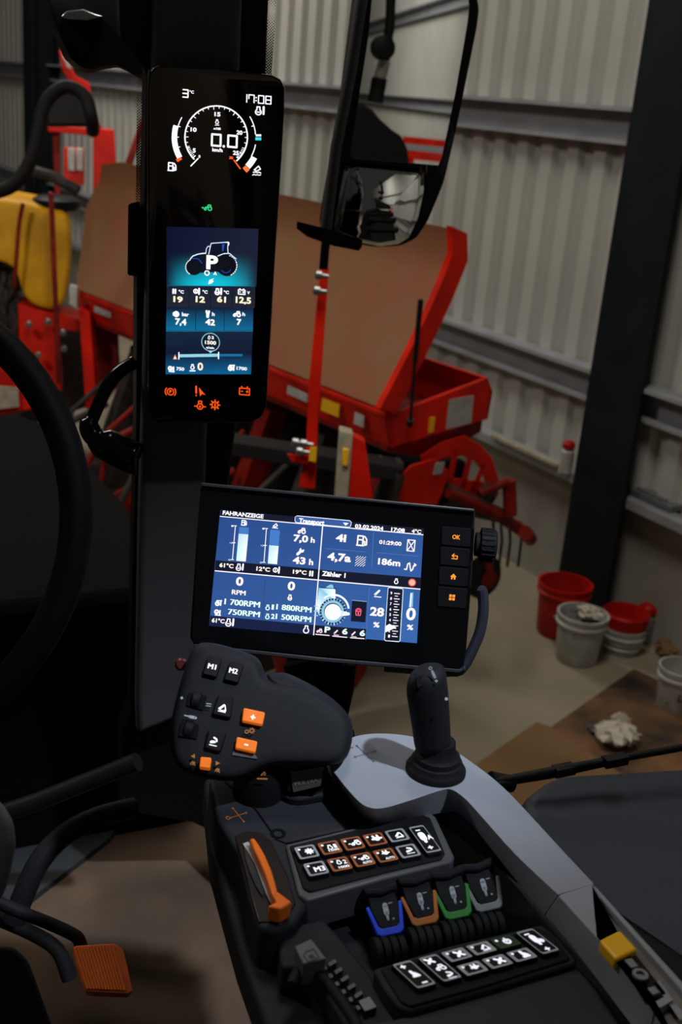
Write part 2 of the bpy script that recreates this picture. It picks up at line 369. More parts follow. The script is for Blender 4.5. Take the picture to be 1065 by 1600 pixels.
            ln((-.7, .2), (.3, -.8), (.8, -.1), (-.1, .4), cl=True); ln((-.9, .8), (-.4, .65), (0, .8), (.4, .65), (.9, .8))
        elif nm == 'power': s.arc(x, y, .6 * h, -60, 240, wd * 1.4, c, 16); ln((0, -.85), (0, 0), k=1.4)
        elif nm == 'plus': s.poly(P((-.7, -.22), (-.22, -.22), (-.22, -.7), (.22, -.7), (.22, -.22), (.7, -.22), (.7, .22), (.22, .22), (.22, .7), (-.22, .7), (-.22, .22), (-.7, .22)), c)
        elif nm == 'minus': s.poly(P((-.7, -.24), (.7, -.24), (.7, .24), (-.7, .24)), c)
        elif nm == 'cyl': ln((0, -.8), (0, .1), k=3); ln((0, .1), (0, .8), k=1.4); s.disc(*P((0, .8))[0], .15 * h, c, 8)
        elif nm == 'brakep': s.ring(x, y, .6 * h, wd * 1.2, c); ln((-.4, -.15), (.4, -.15), k=1.2); ln((-.4, .2), (.4, .2), k=1.2); ln((-.75, -.3), (-.75, .3))
        elif nm == 'rpmup': s.ring(*P((-.25, .2))[0], .5 * h, wd * 1.3, c); ln((-.5, -.6), (.9, -.75)); ln((.7, -.6), (.7, .6), k=1.3); ln((-.25, .2), (.1, -.1))
        elif nm == 'rpmdn': s.ring(*P((-.3, -.05))[0], .5 * h, wd * 1.3, c); ln((-.6, .85), (.9, .85)); ln((.65, -.5), (.65, .6), k=1.3); ln((-.3, 0), (0, .3))
        elif nm == 'cross':
            ln((-1, .12), (1, -.12), k=.7); ln((-.12, -1), (.2, .9), k=.7)
            for a, b in ((-1, .12), (1, -.12), (-.12, -1), (.2, .9)): s.disc(*P((a, b))[0], .13 * h, c, 6)
        elif nm == 'face': s.disc(x, y, .55 * h, c); ln((-.45, -.3), (-.5, -.85), k=1.4); ln((.35, -.35), (.3, -.9), k=1.4); ln((-.8, 0), (.8, -.1), k=1.6)
        elif nm == 'pto': ln((-.7, -.7), (.7, .5), k=2); ln((-.6, .6), (.6, -.6), k=2); s.disc(x, y, .35 * h, c, 8)
        elif nm == 'chair': ln((-.2, -.8), (-.1, .2), (.5, .3), k=2.4); ln((-.5, .7), (.7, .7), k=2); s.disc(*P((.3, -.1))[0], .3 * h, c, 8)
def pxcanvas(P, N, U, m=None, mi=0, base=0.0, step=0.00012):
    """marks placed on plane (P, N); N faces the camera, U is the plane's own right"""
    U = (U - N * U.dot(N)).normalized(); D = -(N.cross(U))
    p0, _ = proj(P); e, _ = proj(P + U * 0.01); q, _ = proj(P + D * 0.01)
    return Canvas(lambda x, y, h: onp(x, y, P + N * h, N), (e - p0).normalized(), (q - p0).normalized(), step, m, mi, base)
def PZ(pts, z): return [onz(x, y, z) for x, y in pts]
# ================================================================= SETTING: barn
wdir = W(V((-1142.5, -751, 1789))); wdir.z = 0; wdir.normalize()
WP = onz(845, 905, 0); WN = V((-wdir.y, wdir.x, 0))           # wall normal towards the hall
def wallp(s, z, off=0.0): return V((WP.x, WP.y, 0)) + wdir * s + WN * off + UP * z
m = M(); m.add([(-9, -36, 0), (9, -36, 0), (9, 24, 0), (-9, 24, 0)], [[0, 1, 2, 3]])
struct('floor', m, CONC)
m = M(); prof = []; s = -36.0
while s < 20:
    prof += [(s, 0), (s + .085, 0), (s + .105, -.035), (s + .18, -.035)]; s += 0.2
vs = [wallp(a, z, b) for a, b in prof for z in (0.66, 6.0)]
m.add(vs, [[2 * i, 2 * i + 2, 2 * i + 3, 2 * i + 1] for i in range(len(prof) - 1)])
struct('wall_right', m, CLAD, smooth=0)
m = M(); m.prism([wallp(-36, .66, .0), wallp(20, .66, .0), wallp(20, .66, -.2), wallp(-36, .66, -.2)], [wallp(-36, 0, .0), wallp(20, 0, .0), wallp(20, 0, -.2), wallp(-36, 0, -.2)])
struct('wall_right_plinth', m, CONW)
def rail(name, z, h, d, mt, off=0.0):
    m = M(); a = [(off, z), (off + d, z), (off + d, z - .02), (off + .02, z - .02), (off + .02, z - h + .02), (off + d * .7, z - h + .02), (off + d * .7, z - h), (off, z - h)]
    m.loft([[wallp(-36, q, o) for o, q in a], [wallp(20, q, o) for o, q in a]])
    return struct(name, m, mt, smooth=0)
rail('trim_1', 2.50, .17, .12, GIRT); rail('trim_2', 1.26, .17, .12, GIRT); rail('trim_4', 3.75, .17, .12, GIRT)
m = M(); m.prism([wallp(-36, .70, .10), wallp(20, .70, .10), wallp(20, .70, 0), wallp(-36, .70, 0)], [wallp(-36, .655, .10), wallp(20, .655, .10), wallp(20, .655, 0), wallp(-36, .655, 0)])
struct('trim_3', m, GIRT)
def column(name, P, w, d, h=6.0):
    m = M(); t = .02
    u = wdir; n = WN; P = V((P.x, P.y, 0))
    pts = [(0, 0), (w, 0), (w, t), (w / 2 + t / 2, t), (w / 2 + t / 2, d - t), (w, d - t), (w, d), (0, d), (0, d - t), (w / 2 - t / 2, d - t), (w / 2 - t / 2, t), (0, t)]
    f = lambda z: [P - u * a - n * b + UP * z for a, b in pts]
    m.loft([f(0), f(h)]); return struct(name, m, COL, smooth=0)
PC = onz(865, 940, 0); column('column_1', PC, .36, .30)
column('column_2', onp(36, 118, WP + WN * .32, WN), .34, .30)
column('column_3', WP + WN * .3 + wdir * -6.5, .34, .30)
# ================================================================= SETTING: cab shell
CF = 1.15
m = M(); m.prism([V((-.7, -.6, CF)), V((.9, -.6, CF)), V((.9, 1.45, CF)), V((-.7, 1.75, CF))], [V((-.7, -.6, CF - .05)), V((.9, -.6, CF - .05)), V((.9, 1.45, CF - .05)), V((-.7, 1.75, CF - .05))])
struct('cab_floor', m, BLK)
matpts = [(22, 1428), (60, 1395), (110, 1353), (165, 1315), (183, 1276), (300, 1262), (420, 1300), (620, 1700), (-260, 1720), (-60, 1500)]
m = M(); m.prism(rnd(PZ(matpts, CF + .008), .15), rnd(PZ(matpts, CF + .001), .15))
tag(obj('floor_mat', m, CARPET, bevel=.002), 'brown floor mat on the cab floor left of the armrest console', 'mat')
# pillar
pilq = quad3([(232, 103), (445, 120), (415, 660), (232, 660)], 1.25)
PU = (pilq[1] - pilq[0]).normalized(); PV_ = (pilq[3] - pilq[0]).normalized(); PN = PU.cross(PV_).normalized()
if PN.dot(CAM - pilq[0]) < 0: PN = -PN
pb = pilq[0] - PN * .075
def onpil(pts, off=0.0):
    return [onp(x, y, pb + PN * off, PN) for x, y in pts]
def slab(pts, off, th): return M().prism(onpil(pts, off), [p - PN * th for p in onpil(pts, off)])
fp = [(170, -620), (475, -620), (422, -60), (416, 100), (412, 330), (357, 760), (352, 1310), (300, 1286), (196, 1268), (182, 1262), (186, 1160), (203, 1120), (207, 900), (213, 660), (214, 445), (225, 330), (229, 115), (188, 60)]
struct('pillar_frame', slab(fp, 0, .06), BLK, bevel=.004)
tp = [(252, -620), (400, -620), (382, -60), (376, 110), (330, 500), (322, 760), (314, 1000), (311, 1110), (214, 1150), (212, 1100), (217, 800), (222, 640), (236, 200)]
struct('pillar_trim', slab(tp, .03, .03), TRM, bevel=.010, seg=4)
# windscreen/side glass right of the pillar
ga, gb = V((.56, 1.56, 1.3)), V((1.06, -.2, 1.3)); gn = (gb - ga).cross(UP).normalized()
m = M(); m.prism([ga, gb, gb + gn * .005, ga + gn * .005], [p + UP * 2.0 for p in (ga, gb, gb + gn * .005, ga + gn * .005)])
o = struct('window_1', m, GLASS, smooth=0)
m = M(); m.add(onpil([(214, 124), (232, 124), (228, 330), (212, 330)], -.062), [[0, 1, 2, 3]])
m.add(onpil([(405, -40), (434, -40), (424, 118), (400, 118)], -.062), [[0, 1, 2, 3]])
struct('window_1_dot_border', m, FRIT, smooth=0)
m = M(); m.tube([at(-60, 1292, 1.75), at(60, 1252, 1.75), at(215, 1190, 1.7)], .014)
struct('trim_5', m, BLK)
# ================================================================= barn machines
P0 = onz(605, 650, 1.35); P1 = onz(115, 455, 1.35); fd = (P1 - P0).normalized(); LEN = (P1 - P0).length
def E0(x, y, off=0.0): return onp(x, y, P0 + fd * off, fd)
pl = thing('planter', 'red planter with its dusty hopper lid propped open, in front of the cladding wall', 'planter', V((P0.x + .3, P0.y + 1.2, 0)))
A = E0(605, 650); B = E0(762, 590); B2 = E0(770, 612); D = E0(762, 655); Bt = E0(612, 700); Bm = E0(690, 676)
endp = [A, E0(745, 597), B, B2, D, Bm, Bt]
th = fd * .02
m = M(); m.prism(endp, [p + th for p in endp]); obj('hopper_end', m, RED, pl, bevel=.004)
m = M(); m.prism([p + fd * (LEN - .02) for p in endp], [p + fd * LEN for p in endp]); obj('hopper_end', m, RED, pl, bevel=.004)
inn = V((fd.y, -fd.x, 0));  inn = inn if inn.x > 0 else -inn
m = M(); m.prism([A, Bt, Bt + inn * .02, A + inn * .02], [p + fd * LEN for p in (A, Bt, Bt + inn * .02, A + inn * .02)])
m.box(A + fd * LEN / 2 + inn * .02 + UP * .0, (.05, LEN, .02), (inn, fd, UP)); obj('hopper_front', m, RED, pl, bevel=.003)
m = M(); q = [B, B2, D, D - inn * .02, B2 - inn * .02, B - inn * .02]; m.prism(q, [p + fd * LEN for p in q]); obj('hopper_back', m, RED, pl, bevel=.003)
m = M(); q = [Bt, Bm, D, D - UP * .06, Bm - UP * .12, Bt - UP * .02]; m.prism([p + fd * .03 for p in q], [p + fd * (LEN - .03) for p in q]); obj('hopper_bottom', m, REDD, pl)
# lid
lb, lt = E0(600, 640, .02), E0(697, 352, .02)
lu = (lt - lb); ln_ = fd.cross(lu).normalized()
if ln_.dot(CAM - lb) < 0: ln_ = -ln_
m = M(); side = []
for k in range(9):
    t = k / 8; p = lb + lu * t + ln_ * (-.10 * math.sin(math.pi * min(1, t * .5)) + (.05 if k == 8 else 0)); side.append(p)
bk = [p - ln_ * .03 for p in side]
LL = LEN * .985
prof_ = side + bk[::-1]; wt = [i / 8 for i in range(9)] + [1 - i / 8 for i in range(9)]
ext = lambda t: .30 * min(1, t * 1.6) - .10 * max(0, t - .8) / .2
m.loft([[p + fd * a for p in prof_] for a in (0.0, LL * .33, LL * .66, LL * .9)] + [[p + fd * (LL + ext(t) * k) - lu * .05 * t * k for p, t in zip(prof_, wt)] for k in (0.0, .6, 1.0)])
lid = obj('hopper_lid', m, DUST, pl, smooth=50)
m = M(); fr = [p + ln_ * .005 for p in side]; fo = [p - ln_ * .035 for p in side]
# side cheek: wide at the bottom, narrow at the top
ch_in = [p + (E0(585, 640, .02) - lb) * 0 - ln_ * 0 for p in side]
m.loft([[p, p - fd * .03, q - fd * .03, q] for p, q in zip([s_ + ln_ * .05 for s_ in side], fo)])
obj('lid_cheek', m, RED, pl)
m = M(); m.tube([E0(657, 468, -.05), E0(648, 565, -.05)], .010); m.tube([E0(648, 565, -.05), E0(641, 660, -.05)], .006); m.tube([E0(641, 655, -.05), E0(640, 664, -.02)], .012)
obj('gas_strut', m, BLK, pl)
# stickers on end and front
def sticker(name, pts, off, mt):
    q = [E0(x, y, off) for x, y in pts]; m = M(); m.prism(q, [p + fd * .004 for p in q]); obj(name, m, mt, pl)
sticker('white_sticker', [(702, 625), (740, 618), (736, 661), (697, 671)], -.004, WHT)
sticker('yellow_sticker', [(671, 653), (680, 651), (677, 675), (669, 677)], -.004, YEL)
def fsticker(name, pts, mt):
    nf = -inn; q = [onp(x, y, A - inn * .003, inn) for x, y in pts]; m = M(); m.prism(q, [p + inn * .003 for p in q]); obj(name, m, mt, pl)
fsticker('yellow_sticker', [(503, 622), (530, 632), (528, 652), (501, 641)], YEL)
fsticker('white_sticker', [(554, 644), (568, 650), (567, 668), (552, 662)], WHT)
fsticker('white_sticker', [(449, 602), (480, 616), (479, 629), (448, 615)], WHT)
fsticker('white_sticker', [(147, 478), (172, 488), (172, 497), (147, 487)], WHT)
# marker arm
m = M(); mp_ = lambda x, y, t=3.45: at(x, y, t)
m.prism([mp_(500, 415), mp_(514, 417), mp_(498, 640), mp_(492, 765), mp_(466, 762), mp_(478, 700), mp_(482, 600)], [mp_(500, 415, 3.5), mp_(514, 417, 3.5), mp_(498, 640, 3.5), mp_(492, 765, 3.5), mp_(466, 762, 3.5), mp_(478, 700, 3.5), mp_(482, 600, 3.5)])
m.prism([mp_(448, 708, 3.43), mp_(495, 716, 3.43), mp_(493, 728, 3.43), mp_(455, 722, 3.43)], [mp_(448, 708, 3.52), mp_(495, 716, 3.52), mp_(493, 728, 3.52), mp_(455, 722, 3.52)])
ma_ = obj('marker_arm', m, RED, pl, bevel=.004)
m = M(); m.tube([mp_(508, 372, 3.47), mp_(505, 425, 3.47)], .008); obj('marker_rod', m, STEEL, pl)
for x, y in ((492, 429), (489, 453), (455, 690), (468, 692), (462, 704)):
    m = M(); m.lathe(mp_(x, y, 3.42), mp_(x + 12, y + 2, 3.42) - mp_(x, y, 3.42), [(.006, 0), (.013, .004), (.013, .02), (.007, .022), (.007, .04)], 10); obj('marker_bolt', m, STEEL, pl)
m = M(); m.prism([mp_(484, 697, 3.41), mp_(495, 698, 3.41), mp_(493, 722, 3.41), mp_(482, 720, 3.41)], [mp_(484, 697, 3.43), mp_(495, 698, 3.43), mp_(493, 722, 3.43), mp_(482, 720, 3.43)]); obj('yellow_sticker', m, YEL, pl)
# cream post and red legs under the hopper
def bar4(pts, t, d, name, mt, bev=.004):
    m = M(); m.prism([at(x, y, t) for x, y in pts], [at(x, y, t) + V((.4, .9, 0)).normalized() * d for x, y in pts]); return obj(name, m, mt, pl, bevel=bev)
bar4([(530, 672), (551, 678), (542, 800), (521, 800)], 3.7, .06, 'support_post', CREAM)
bar4([(535, 700), (546, 702), (543, 730), (534, 728)], 3.69, .01, 'yellow_sticker', YEL)
bar4([(551, 680), (570, 690), (585, 800), (543, 800)], 3.75, .05, 'leg', RED)
bar4([(123, 482), (140, 488), (152, 640), (134, 640)], 6.0, .08, 'leg', RED)
bar4([(139, 490), (182, 506), (186, 600), (148, 655)], 6.15, .05, 'side_plate', REDD)
bar4([(108, 445), (120, 449), (120, 482), (108, 476)], 5.95, .05, 'end_bracket', WHT)
nb = A + inn * .42 + fd * .3; m = M(); m.box(V((nb.x, nb.y, .80)) + fd * (LEN / 2 - .3), (.30, LEN * .92, .55), (inn, fd, UP)); obj('shade_box', m, BLKR, pl, bevel=.03)  # dark box added in place of the shade under the hopper
# lower toolbar and rear arms
tb = bar4([(358, 690), (620, 730), (618, 752), (356, 712)], 4.1, .12, 'toolbar', BLKR)
for k in range(6):
    s_ = .15 + k * .40; base = A + fd * s_; bx = base + inn * .12; m = M()
    g0 = V((bx.x, bx.y, 0))
    m.prism([g0 + UP * 1.12 - fd * .04, g0 + UP * 1.12 + fd * .04, g0 + UP * .45 + fd * .04 - inn * .25, g0 + UP * .45 - fd * .04 - inn * .25], [g0 + UP * 1.12 - fd * .04 + inn * .1, g0 + UP * 1.12 + fd * .04 + inn * .1, g0 + UP * .4 + fd * .04 - inn * .1, g0 + UP * .4 - fd * .04 - inn * .1])
    m.lathe(g0 + UP * .3 - inn * .2 - fd * .02, fd, [(.02, -.03), (.24, 0), (.25, .012), (.24, .024), (.02, .05)], 24)
    m.tube([g0 + UP * .85 - inn * .15, g0 + UP * .75 - inn * .42, g0 + UP * .6 - inn * .5, g0 + UP * .3 - inn * .42], .018)
    m.tube([g0 + UP * 1.0 - inn * .05 + fd * .08, g0 + UP * .8 - inn * .3 + fd * .1, g0 + UP * .5 - inn * .36 + fd * .06], .014)
    obj('row_unit', m, DIRT if k % 2 else REDD, pl)
# guard with oval windows
def ep(x, y, off=-.02): return E0(x, y, off)
cx_, cy_ = 715, 765
gouter = [(655, 712), (690, 690), (725, 680), (750, 695), (768, 715), (778, 745), (779, 775)]
ginner = [(664, 730), (694, 716), (722, 712), (740, 720), (752, 735), (757, 755), (756, 780)]
m = M(); m.prism([ep(*p) for p in gouter + ginner[::-1]], [ep(*p, .03) for p in gouter + ginner[::-1]])
for a_, b_ in (((712, 700), (700, 760)), ((735, 705), (722, 765)), ((755, 725), (735, 775))):
    m.prism([ep(a_[0] - 3, a_[1]), ep(a_[0] + 5, a_[1]), ep(b_[0] + 5, b_[1]), ep(b_[0] - 5, b_[1])], [ep(a_[0] - 3, a_[1], .02), ep(a_[0] + 5, a_[1], .02), ep(b_[0] + 5, b_[1], .02), ep(b_[0] - 5, b_[1], .02)])
m.prism([ep(*p) for p in [(690, 745), (756, 752), (757, 782), (688, 775)]], [ep(*p, .03) for p in [(690, 745), (756, 752), (757, 782), (688, 775)]])
obj('chain_guard', m, RED, pl, bevel=.003)
m = M(); q = [(612, 800), (618, 752), (640, 727), (678, 716), (700, 735), (692, 770), (676, 800)]
m.prism([ep(*p, -.10) for p in q], [ep(*p, -.05) for p in q]); obj('side_plate', m, RED, pl, bevel=.006)
sticker('white_sticker', [(681, 724), (695, 722), (690, 740), (677, 742)], -.104, WHT)
m = M(); m.tube([ep(585, 722, -.05), ep(600, 735, -.07), ep(622, 728, -.07)], .035); m.tube([ep(598, 800, -.1), ep(606, 765, -.1), ep(618, 738, -.1)], [.05, .045, .04]); obj('drive_joint', m, DIRT, pl)
m = M(); m.tube([ep(748, 772, -.1), ep(793, 752, -.12)], .018); m.tube([ep(795, 750, -.12), ep(797, 805, -.14)], .028); m.tube([ep(700, 770, -.1), ep(770, 800, -.1), ep(826, 836, -.1)], [.02, .024, .028]); m.tube([ep(820, 832, -.15), ep(828, 842, -.0)], .03)
obj('rear_arm', m, REDD, pl, smooth=60)
m = M(); m.tube([ep(690, 772, -.05), ep(735, 790, -.05), ep(790, 808, -.05)], [.05, .045, .03]); m.lathe(ep(766, 775, -.06), fd, [(.02, 0), (.05, .01), (.05, .03), (.02, .04)], 14); obj('press_wheel_bracket', m, DIRT, pl)
m = M()
for x0 in (770, 782, 795, 812): m.tube([ep(x0, 815, -.05), ep(x0 + 2, 845, -.05), ep(x0 - 3, 885, -.05)], .006)
obj('harrow_tines', m, DIRT, pl)
m = M(); wc = ep(752, 900); m.lathe(wc - fd * .04, fd, [(.03, 0), (.075, .0), (.095, .02), (.095, .05), (.075, .07), (.03, .07)], 32); obj('wheel', m, TYRE, pl)
m = M(); m.lathe(wc - fd * .055, fd, [(.015, 0), (.04, .005), (.04, .02)], 20); m.tube([wc - fd * .05, wc - fd * .05 - inn * .05 + UP * .2], .016); obj('wheel_hub', m, REDD, pl)
# sprayer with yellow tank, far left
ST = 6.9
sp = thing('field_sprayer', 'red framed sprayer with a bulging yellow tank at the left edge of the hall', 'sprayer', V((at(50, 500, ST).x, at(50, 500, ST).y, 0)))
def sps(pts, t=ST, d=.3, name='frame', mt=RED, bev=.01):
    m = M(); dv = V((.2, .95, 0)).normalized() * d; m.prism([at(x, y, t) for x, y in pts], [at(x, y, t) + dv for x, y in pts]); return obj(name, m, mt, sp, bevel=bev)
tank = [(-70, 300), (-30, 303), (30, 308), (90, 322), (112, 332), (114, 400), (106, 470), (92, 490), (50, 482), (32, 455), (28, 420), (0, 405), (-70, 400)]
cxm = V((sum(p[0] for p in tank) / len(tank), sum(p[1] for p in tank) / len(tank))); m = M(); rings = []
for off, sc_ in ((0, .80), (-.04, .93), (.0, .985), (.10, 1.0), (.45, 1.0), (.6, .9)):
    rings.append([at(cxm.x + (p[0] - cxm.x) * sc_, cxm.y + (p[1] - cxm.y) * sc_, ST - .1) + V((.2, .95, 0)).normalized() * off for p in tank])
rings[0] = [r + V((.2, .95, 0)) * -.05 for r in rings[0]]
m.loft(rings); obj('tank', m, TANK, sp, sub=2, smooth=180)
m = M(); m.tube(smooth_path([at(36, 318, ST - .22), at(30, 350, ST - .22), at(26, 400, ST - .22), at(22, 450, ST - .2)]), .012); obj('tank_strap', m, REDD, sp)
m = M(); m.lathe(at(88, 322, ST), UP, [(.12, -.02), (.14, .0), (.14, .04), (.10, .06)], 20); obj('tank_lid', m, BLK, sp)
sps([(-140, 470), (-20, 400), (24, 402), (30, 470), (100, 490), (136, 520), (138, 636), (60, 660), (-140, 660)], ST + .5, .5, 'dark_backing', DIRT)  # dark mass added behind the frame to cover the bright floor
sps([(75, 300), (84, 302), (96, 600), (88, 602)], ST - .35, .05, 'post', REDD)
sps([(28, 475), (95, 492), (130, 500), (122, 520), (92, 515), (97, 610), (62, 625), (58, 560), (30, 540)], ST - .1, .3, 'frame')
sps([(-40, 560), (0, 572), (45, 590), (52, 640), (-40, 655)], ST - .2, .3, 'frame')
sps([(-10, 603), (28, 606), (30, 636), (-10, 640)], ST - .24, .02, 'name_plate', CREAM, .002)
m = M()
for k in range(14): 
    a, b = random.uniform(-10, 26), random.uniform(400, 510); m.tube(smooth_path([at(a, b, ST), at(a + random.uniform(-15, 12), b + 20, ST - .05), at(a + random.uniform(-8, 14), b + 45, ST)]), .018)
obj('hoses', m, DIRT, sp)
for x, y in ((45, 507), (75, 503), (98, 520), (60, 555), (100, 545)):
    m = M(); m.lathe(at(x, y, ST - .15), at(x, y, 0) - at(x, y, 1), [(.01, 0), (.018, .005), (.02, .05), (.012, .06)], 12); obj('valve', m, STEEL, sp)
# linkage mast behind
MT = 8.2
lm = thing('linkage_mast', 'red implement mast with a crossbar and white reflector board above the yellow tank', 'implement', V((at(130, 250, MT).x, at(130, 250, MT).y, 0)))
def lms(pts, t=MT, d=.12, name='frame', mt=RED):
    m = M(); dv = V((.2, .95, 0)).normalized() * d; m.prism([at(x, y, t) for x, y in pts], [at(x, y, t) + dv for x, y in pts]); return obj(name, m, mt, lm, bevel=.008)
lms([(75, 194), (150, 202), (150, 213), (75, 206)], name='crossbar')
lms([(82, 206), (92, 207), (96, 330), (86, 330)], MT + .05, name='post', mt=REDD)
lms([(146, 200), (178, 203), (182, 262), (190, 330), (146, 330)], name='post')
lms([(92, 78), (100, 84), (118, 118), (140, 130), (146, 180), (160, 200), (148, 202), (134, 150), (108, 128), (98, 110)], name='lifting_arm')
lms([(96, 84), (104, 92), (112, 110), (104, 106)], MT - .03, .02, 'white_mark', WHT)
lms([(108, 145), (116, 146), (124, 195), (117, 195)], name='lifting_arm')
lms([(222, 185), (228, 190), (206, 262), (194, 262)], name='brace', mt=REDD)
lms([(100, 230), (132, 232), (132, 290), (100, 286)], MT - .03, .05, 'plate', RED)
for x in (106, 119): lms([(x, 231), (x + 11, 232), (x + 11, 269), (x, 266)], MT - .06, .02, 'reflector_board', WHT)
# arched black hose
m = M(); m.tube(smooth_path([at(-30, 306, 5.2), at(20, 290, 5.2), at(48, 250, 5.2), at(60, 205, 5.2), at(72, 160, 5.2), at(102, 136, 5.2), at(132, 150, 5.2), at(143, 185, 5.2), at(145, 205, 5.3)], 6), .031, 14)
tag(obj('arched_hose', m, BLKR, smooth=60), 'thick black hose arching in front of the red mast, upper left', 'hose')
m = M(); m.tube([at(45, 265, 6.4), at(80, 275, 6.3), at(122, 298, 6.3)], .03)
tag(obj('grey_bar', m, DIRT, smooth=60), 'dull grey-brown bar lying slantwise above the yellow tank', 'bar')
m = M(); q = [(70, 165), (88, 140), (122, 140), (140, 165), (142, 198), (72, 198)]; m.prism([at(x, y, 6.2) for x, y in q], [at(x, y, 6.5) for x, y in q]); tag(obj('black_box', m, BLK, bevel=.02), 'black rounded box filling the arch of the hose', 'valve block')  # plain black box for the dark area inside the arch
# buckets and floor clutter
def bucket(name, label, x, y, wpx, hgt, mt, group, fill=None, tilt=0.0, rim=True):
    P = onz(x, y, 0); t = proj(P)[1]; r = wpx / F_PX * t / 2; cat = 'bucket'
    o = thing(name, label, cat, P, group); axv = V((tilt, 0, 1)).normalized()
    m = M(); m.lathe(P, axv, [(.01, .001), (r * .80, .001), (r * .84, .01), (r, hgt), (r * .965, hgt), (r * .80, .02), (.01, .02)], 40, cap=False); obj('body', m, mt, o)
    if rim:
        m = M(); m.lathe(P, axv, [(r * .99, hgt - .05), (r * 1.06, hgt - .045), (r * 1.06, hgt - .035), (r * 1.0, hgt - .03), (r * 1.05, hgt - .012), (r * 1.06, hgt + .004), (r * .96, hgt + .004)], 40, cap=False); obj('rim', m, mt, o)
    return o, P, r
o, P, r = bucket('bucket', 'red plastic bucket behind the white bucket, at the foot of the column', 871, 988, 80, .27, REDP, 'buckets at the wall')
o, P, r = bucket('bucket', 'dirty white bucket holding rags, in front of the red bucket', 899, 1030, 76, .24, WHT, 'buckets at the wall')
def rag(P, rad, n, name, label, mt, cat='rag', seed=1, flat=.6):
    rg = random.Random(seed); m = M(); rings = []
    for i in range(9):
        ph = math.pi * i / 8; ring = []
        for j in range(18):
            th_ = 2 * math.pi * j / 18; q = 1 + .38 * math.sin(3 * th_ + i * 1.3 + seed) * math.cos(2.1 * i + th_ * 2) + rg.uniform(-.22, .22)
            rr = rad * q * (math.sin(ph) + .02); ring.append(P + V((rr * math.cos(th_), rr * math.sin(th_), rad * flat * (1 - math.cos(ph)) * (.8 + .3 * rg.random()))))
        rings.append(ring)
    m.loft(rings); o = obj(name, m, mt, smooth=30); return tag(o, label, cat)
rag(P + UP * .14, r * .85, 1, 'grey_rag', 'crumpled grey rag filling the dirty white bucket', mat('grey_rag_cloth', (.12, .12, .12), .9, var=.4, vscale=30), seed=3, flat=.45)
rag(P + UP * .235 + V((0, -.03, 0)), .05, 1, 'white_rag', 'small white rag on top of the grey one in the bucket', RAG, seed=5)
o, P, r = bucket('bucket', 'low white pail with a red liner, right of the dirty white bucket', 968, 1015, 66, .13, WHT, 'buckets at the wall')
m = M(); m.lathe(P, UP, [(r * 1.0, .125), (r * 1.12, .20), (r * 1.04, .21), (r * .85, .13), (r * .6, .11)], 24, cap=False); obj('red_liner', m, REDP, o)
m = M()
for h in (.03, .06, .09): m.lathe(P, UP, [(r * .87 + h * .1 * 1.2, h), (r * .93 + h * .12, h + .005), (r * .88 + h * .12, h + .012)], 30, cap=False)
obj('ribs', m, WHT, o)
o, P, r = bucket('paint_tub', 'white tub with dark lettering at the right edge of the photo', 1052, 1105, 66, .20, WHT, 'buckets at the wall')
cvn = Canvas(lambda x, y, h: P + V((math.sin(x / r * 1.0 - .55) * (r * .97 + h), -math.cos(x / r - .55) * (r * .97 + h), y)), (1, 0), (0, -1), .0015)
cvn.text('LX', -.01, .075, .05, .035, (.02, .02, .03)); cvn.poly([(-.06, .05), (.10, .05), (.10, .057), (-.06, .057)], (.1, .1, .1)); cvn.poly([(.06, .08), (.12, .06), (.12, .10), (.07, .11)], (.02, .05, .2))
obj('printed_label', cvn.m, PRINT, o, smooth=0)
def bottle(x, y, z, h, r_, label, name='spray_bottle', cap=REDP, body=WHT, mk=1.0):
    P = onz(x, y, z); o = thing(name, label, 'bottle', P)
    m = M(); m.lathe(P, UP, [(.01, 0), (r_, .002), (r_, h * .68), (r_ * .45, h * .78), (r_ * .45, h * .80), (.01, h * .8)], 20); obj('body', m, body, o)
    m = M(); m.lathe(P, UP, [(r_ * .55, h * .77), (r_ * .95, h * .79), (r_ * .95, h * .92), (r_ * .6, h), (.005, h)], 16); obj('cap', m, cap, o); return o
bottle(882, 738, .70, .17, .035, 'white bottle with a red cap standing on the wall ledge beside the column')
bottle(1004, 1000, 0, .20, .05, 'white bottle with a red cap on the floor behind the low pail', body=STEEL)
# leaning stick with red end
P = at(983, 945, 6.0); Q = at(1040, 868, 6.0)
sk = thing('floor_squeegee', 'pale stick with a red end leaning against the plinth right of the column', 'stick', V((P.x, P.y, 0)))
m = M(); m.tube([V((P.x, P.y, .02)), P + (Q - P) * .5], .012); obj('shaft', m, DIRT, sk); m = M(); m.tube([P + (Q - P) * .5, Q], [.022, .03]); obj('sleeve', m, WHT, sk)
m = M(); m.tube([Q, Q + (Q - P).normalized() * .07], .036); obj('red_end', m, REDP, sk)
m = M(); m.tube([at(917, 940, 5.9), at(940, 890, 6.0), at(947, 860, 6.05)], .012); tag(obj('cable', m, CREAM), 'pale cable hanging down the right side of the dark column', 'cable')
rag(onz(955, 935, .0) + V((0, 0, 0)), .10, 1, 'brown_sack', 'brown crumpled sack between the column and the low pail', CARD, 'sack', 9, .7)
rag(onz(1040, 1022, 0), .06, 1, 'brown_rag', 'brown crumpled rag on the floor against the plinth at right', CARD, seed=12)
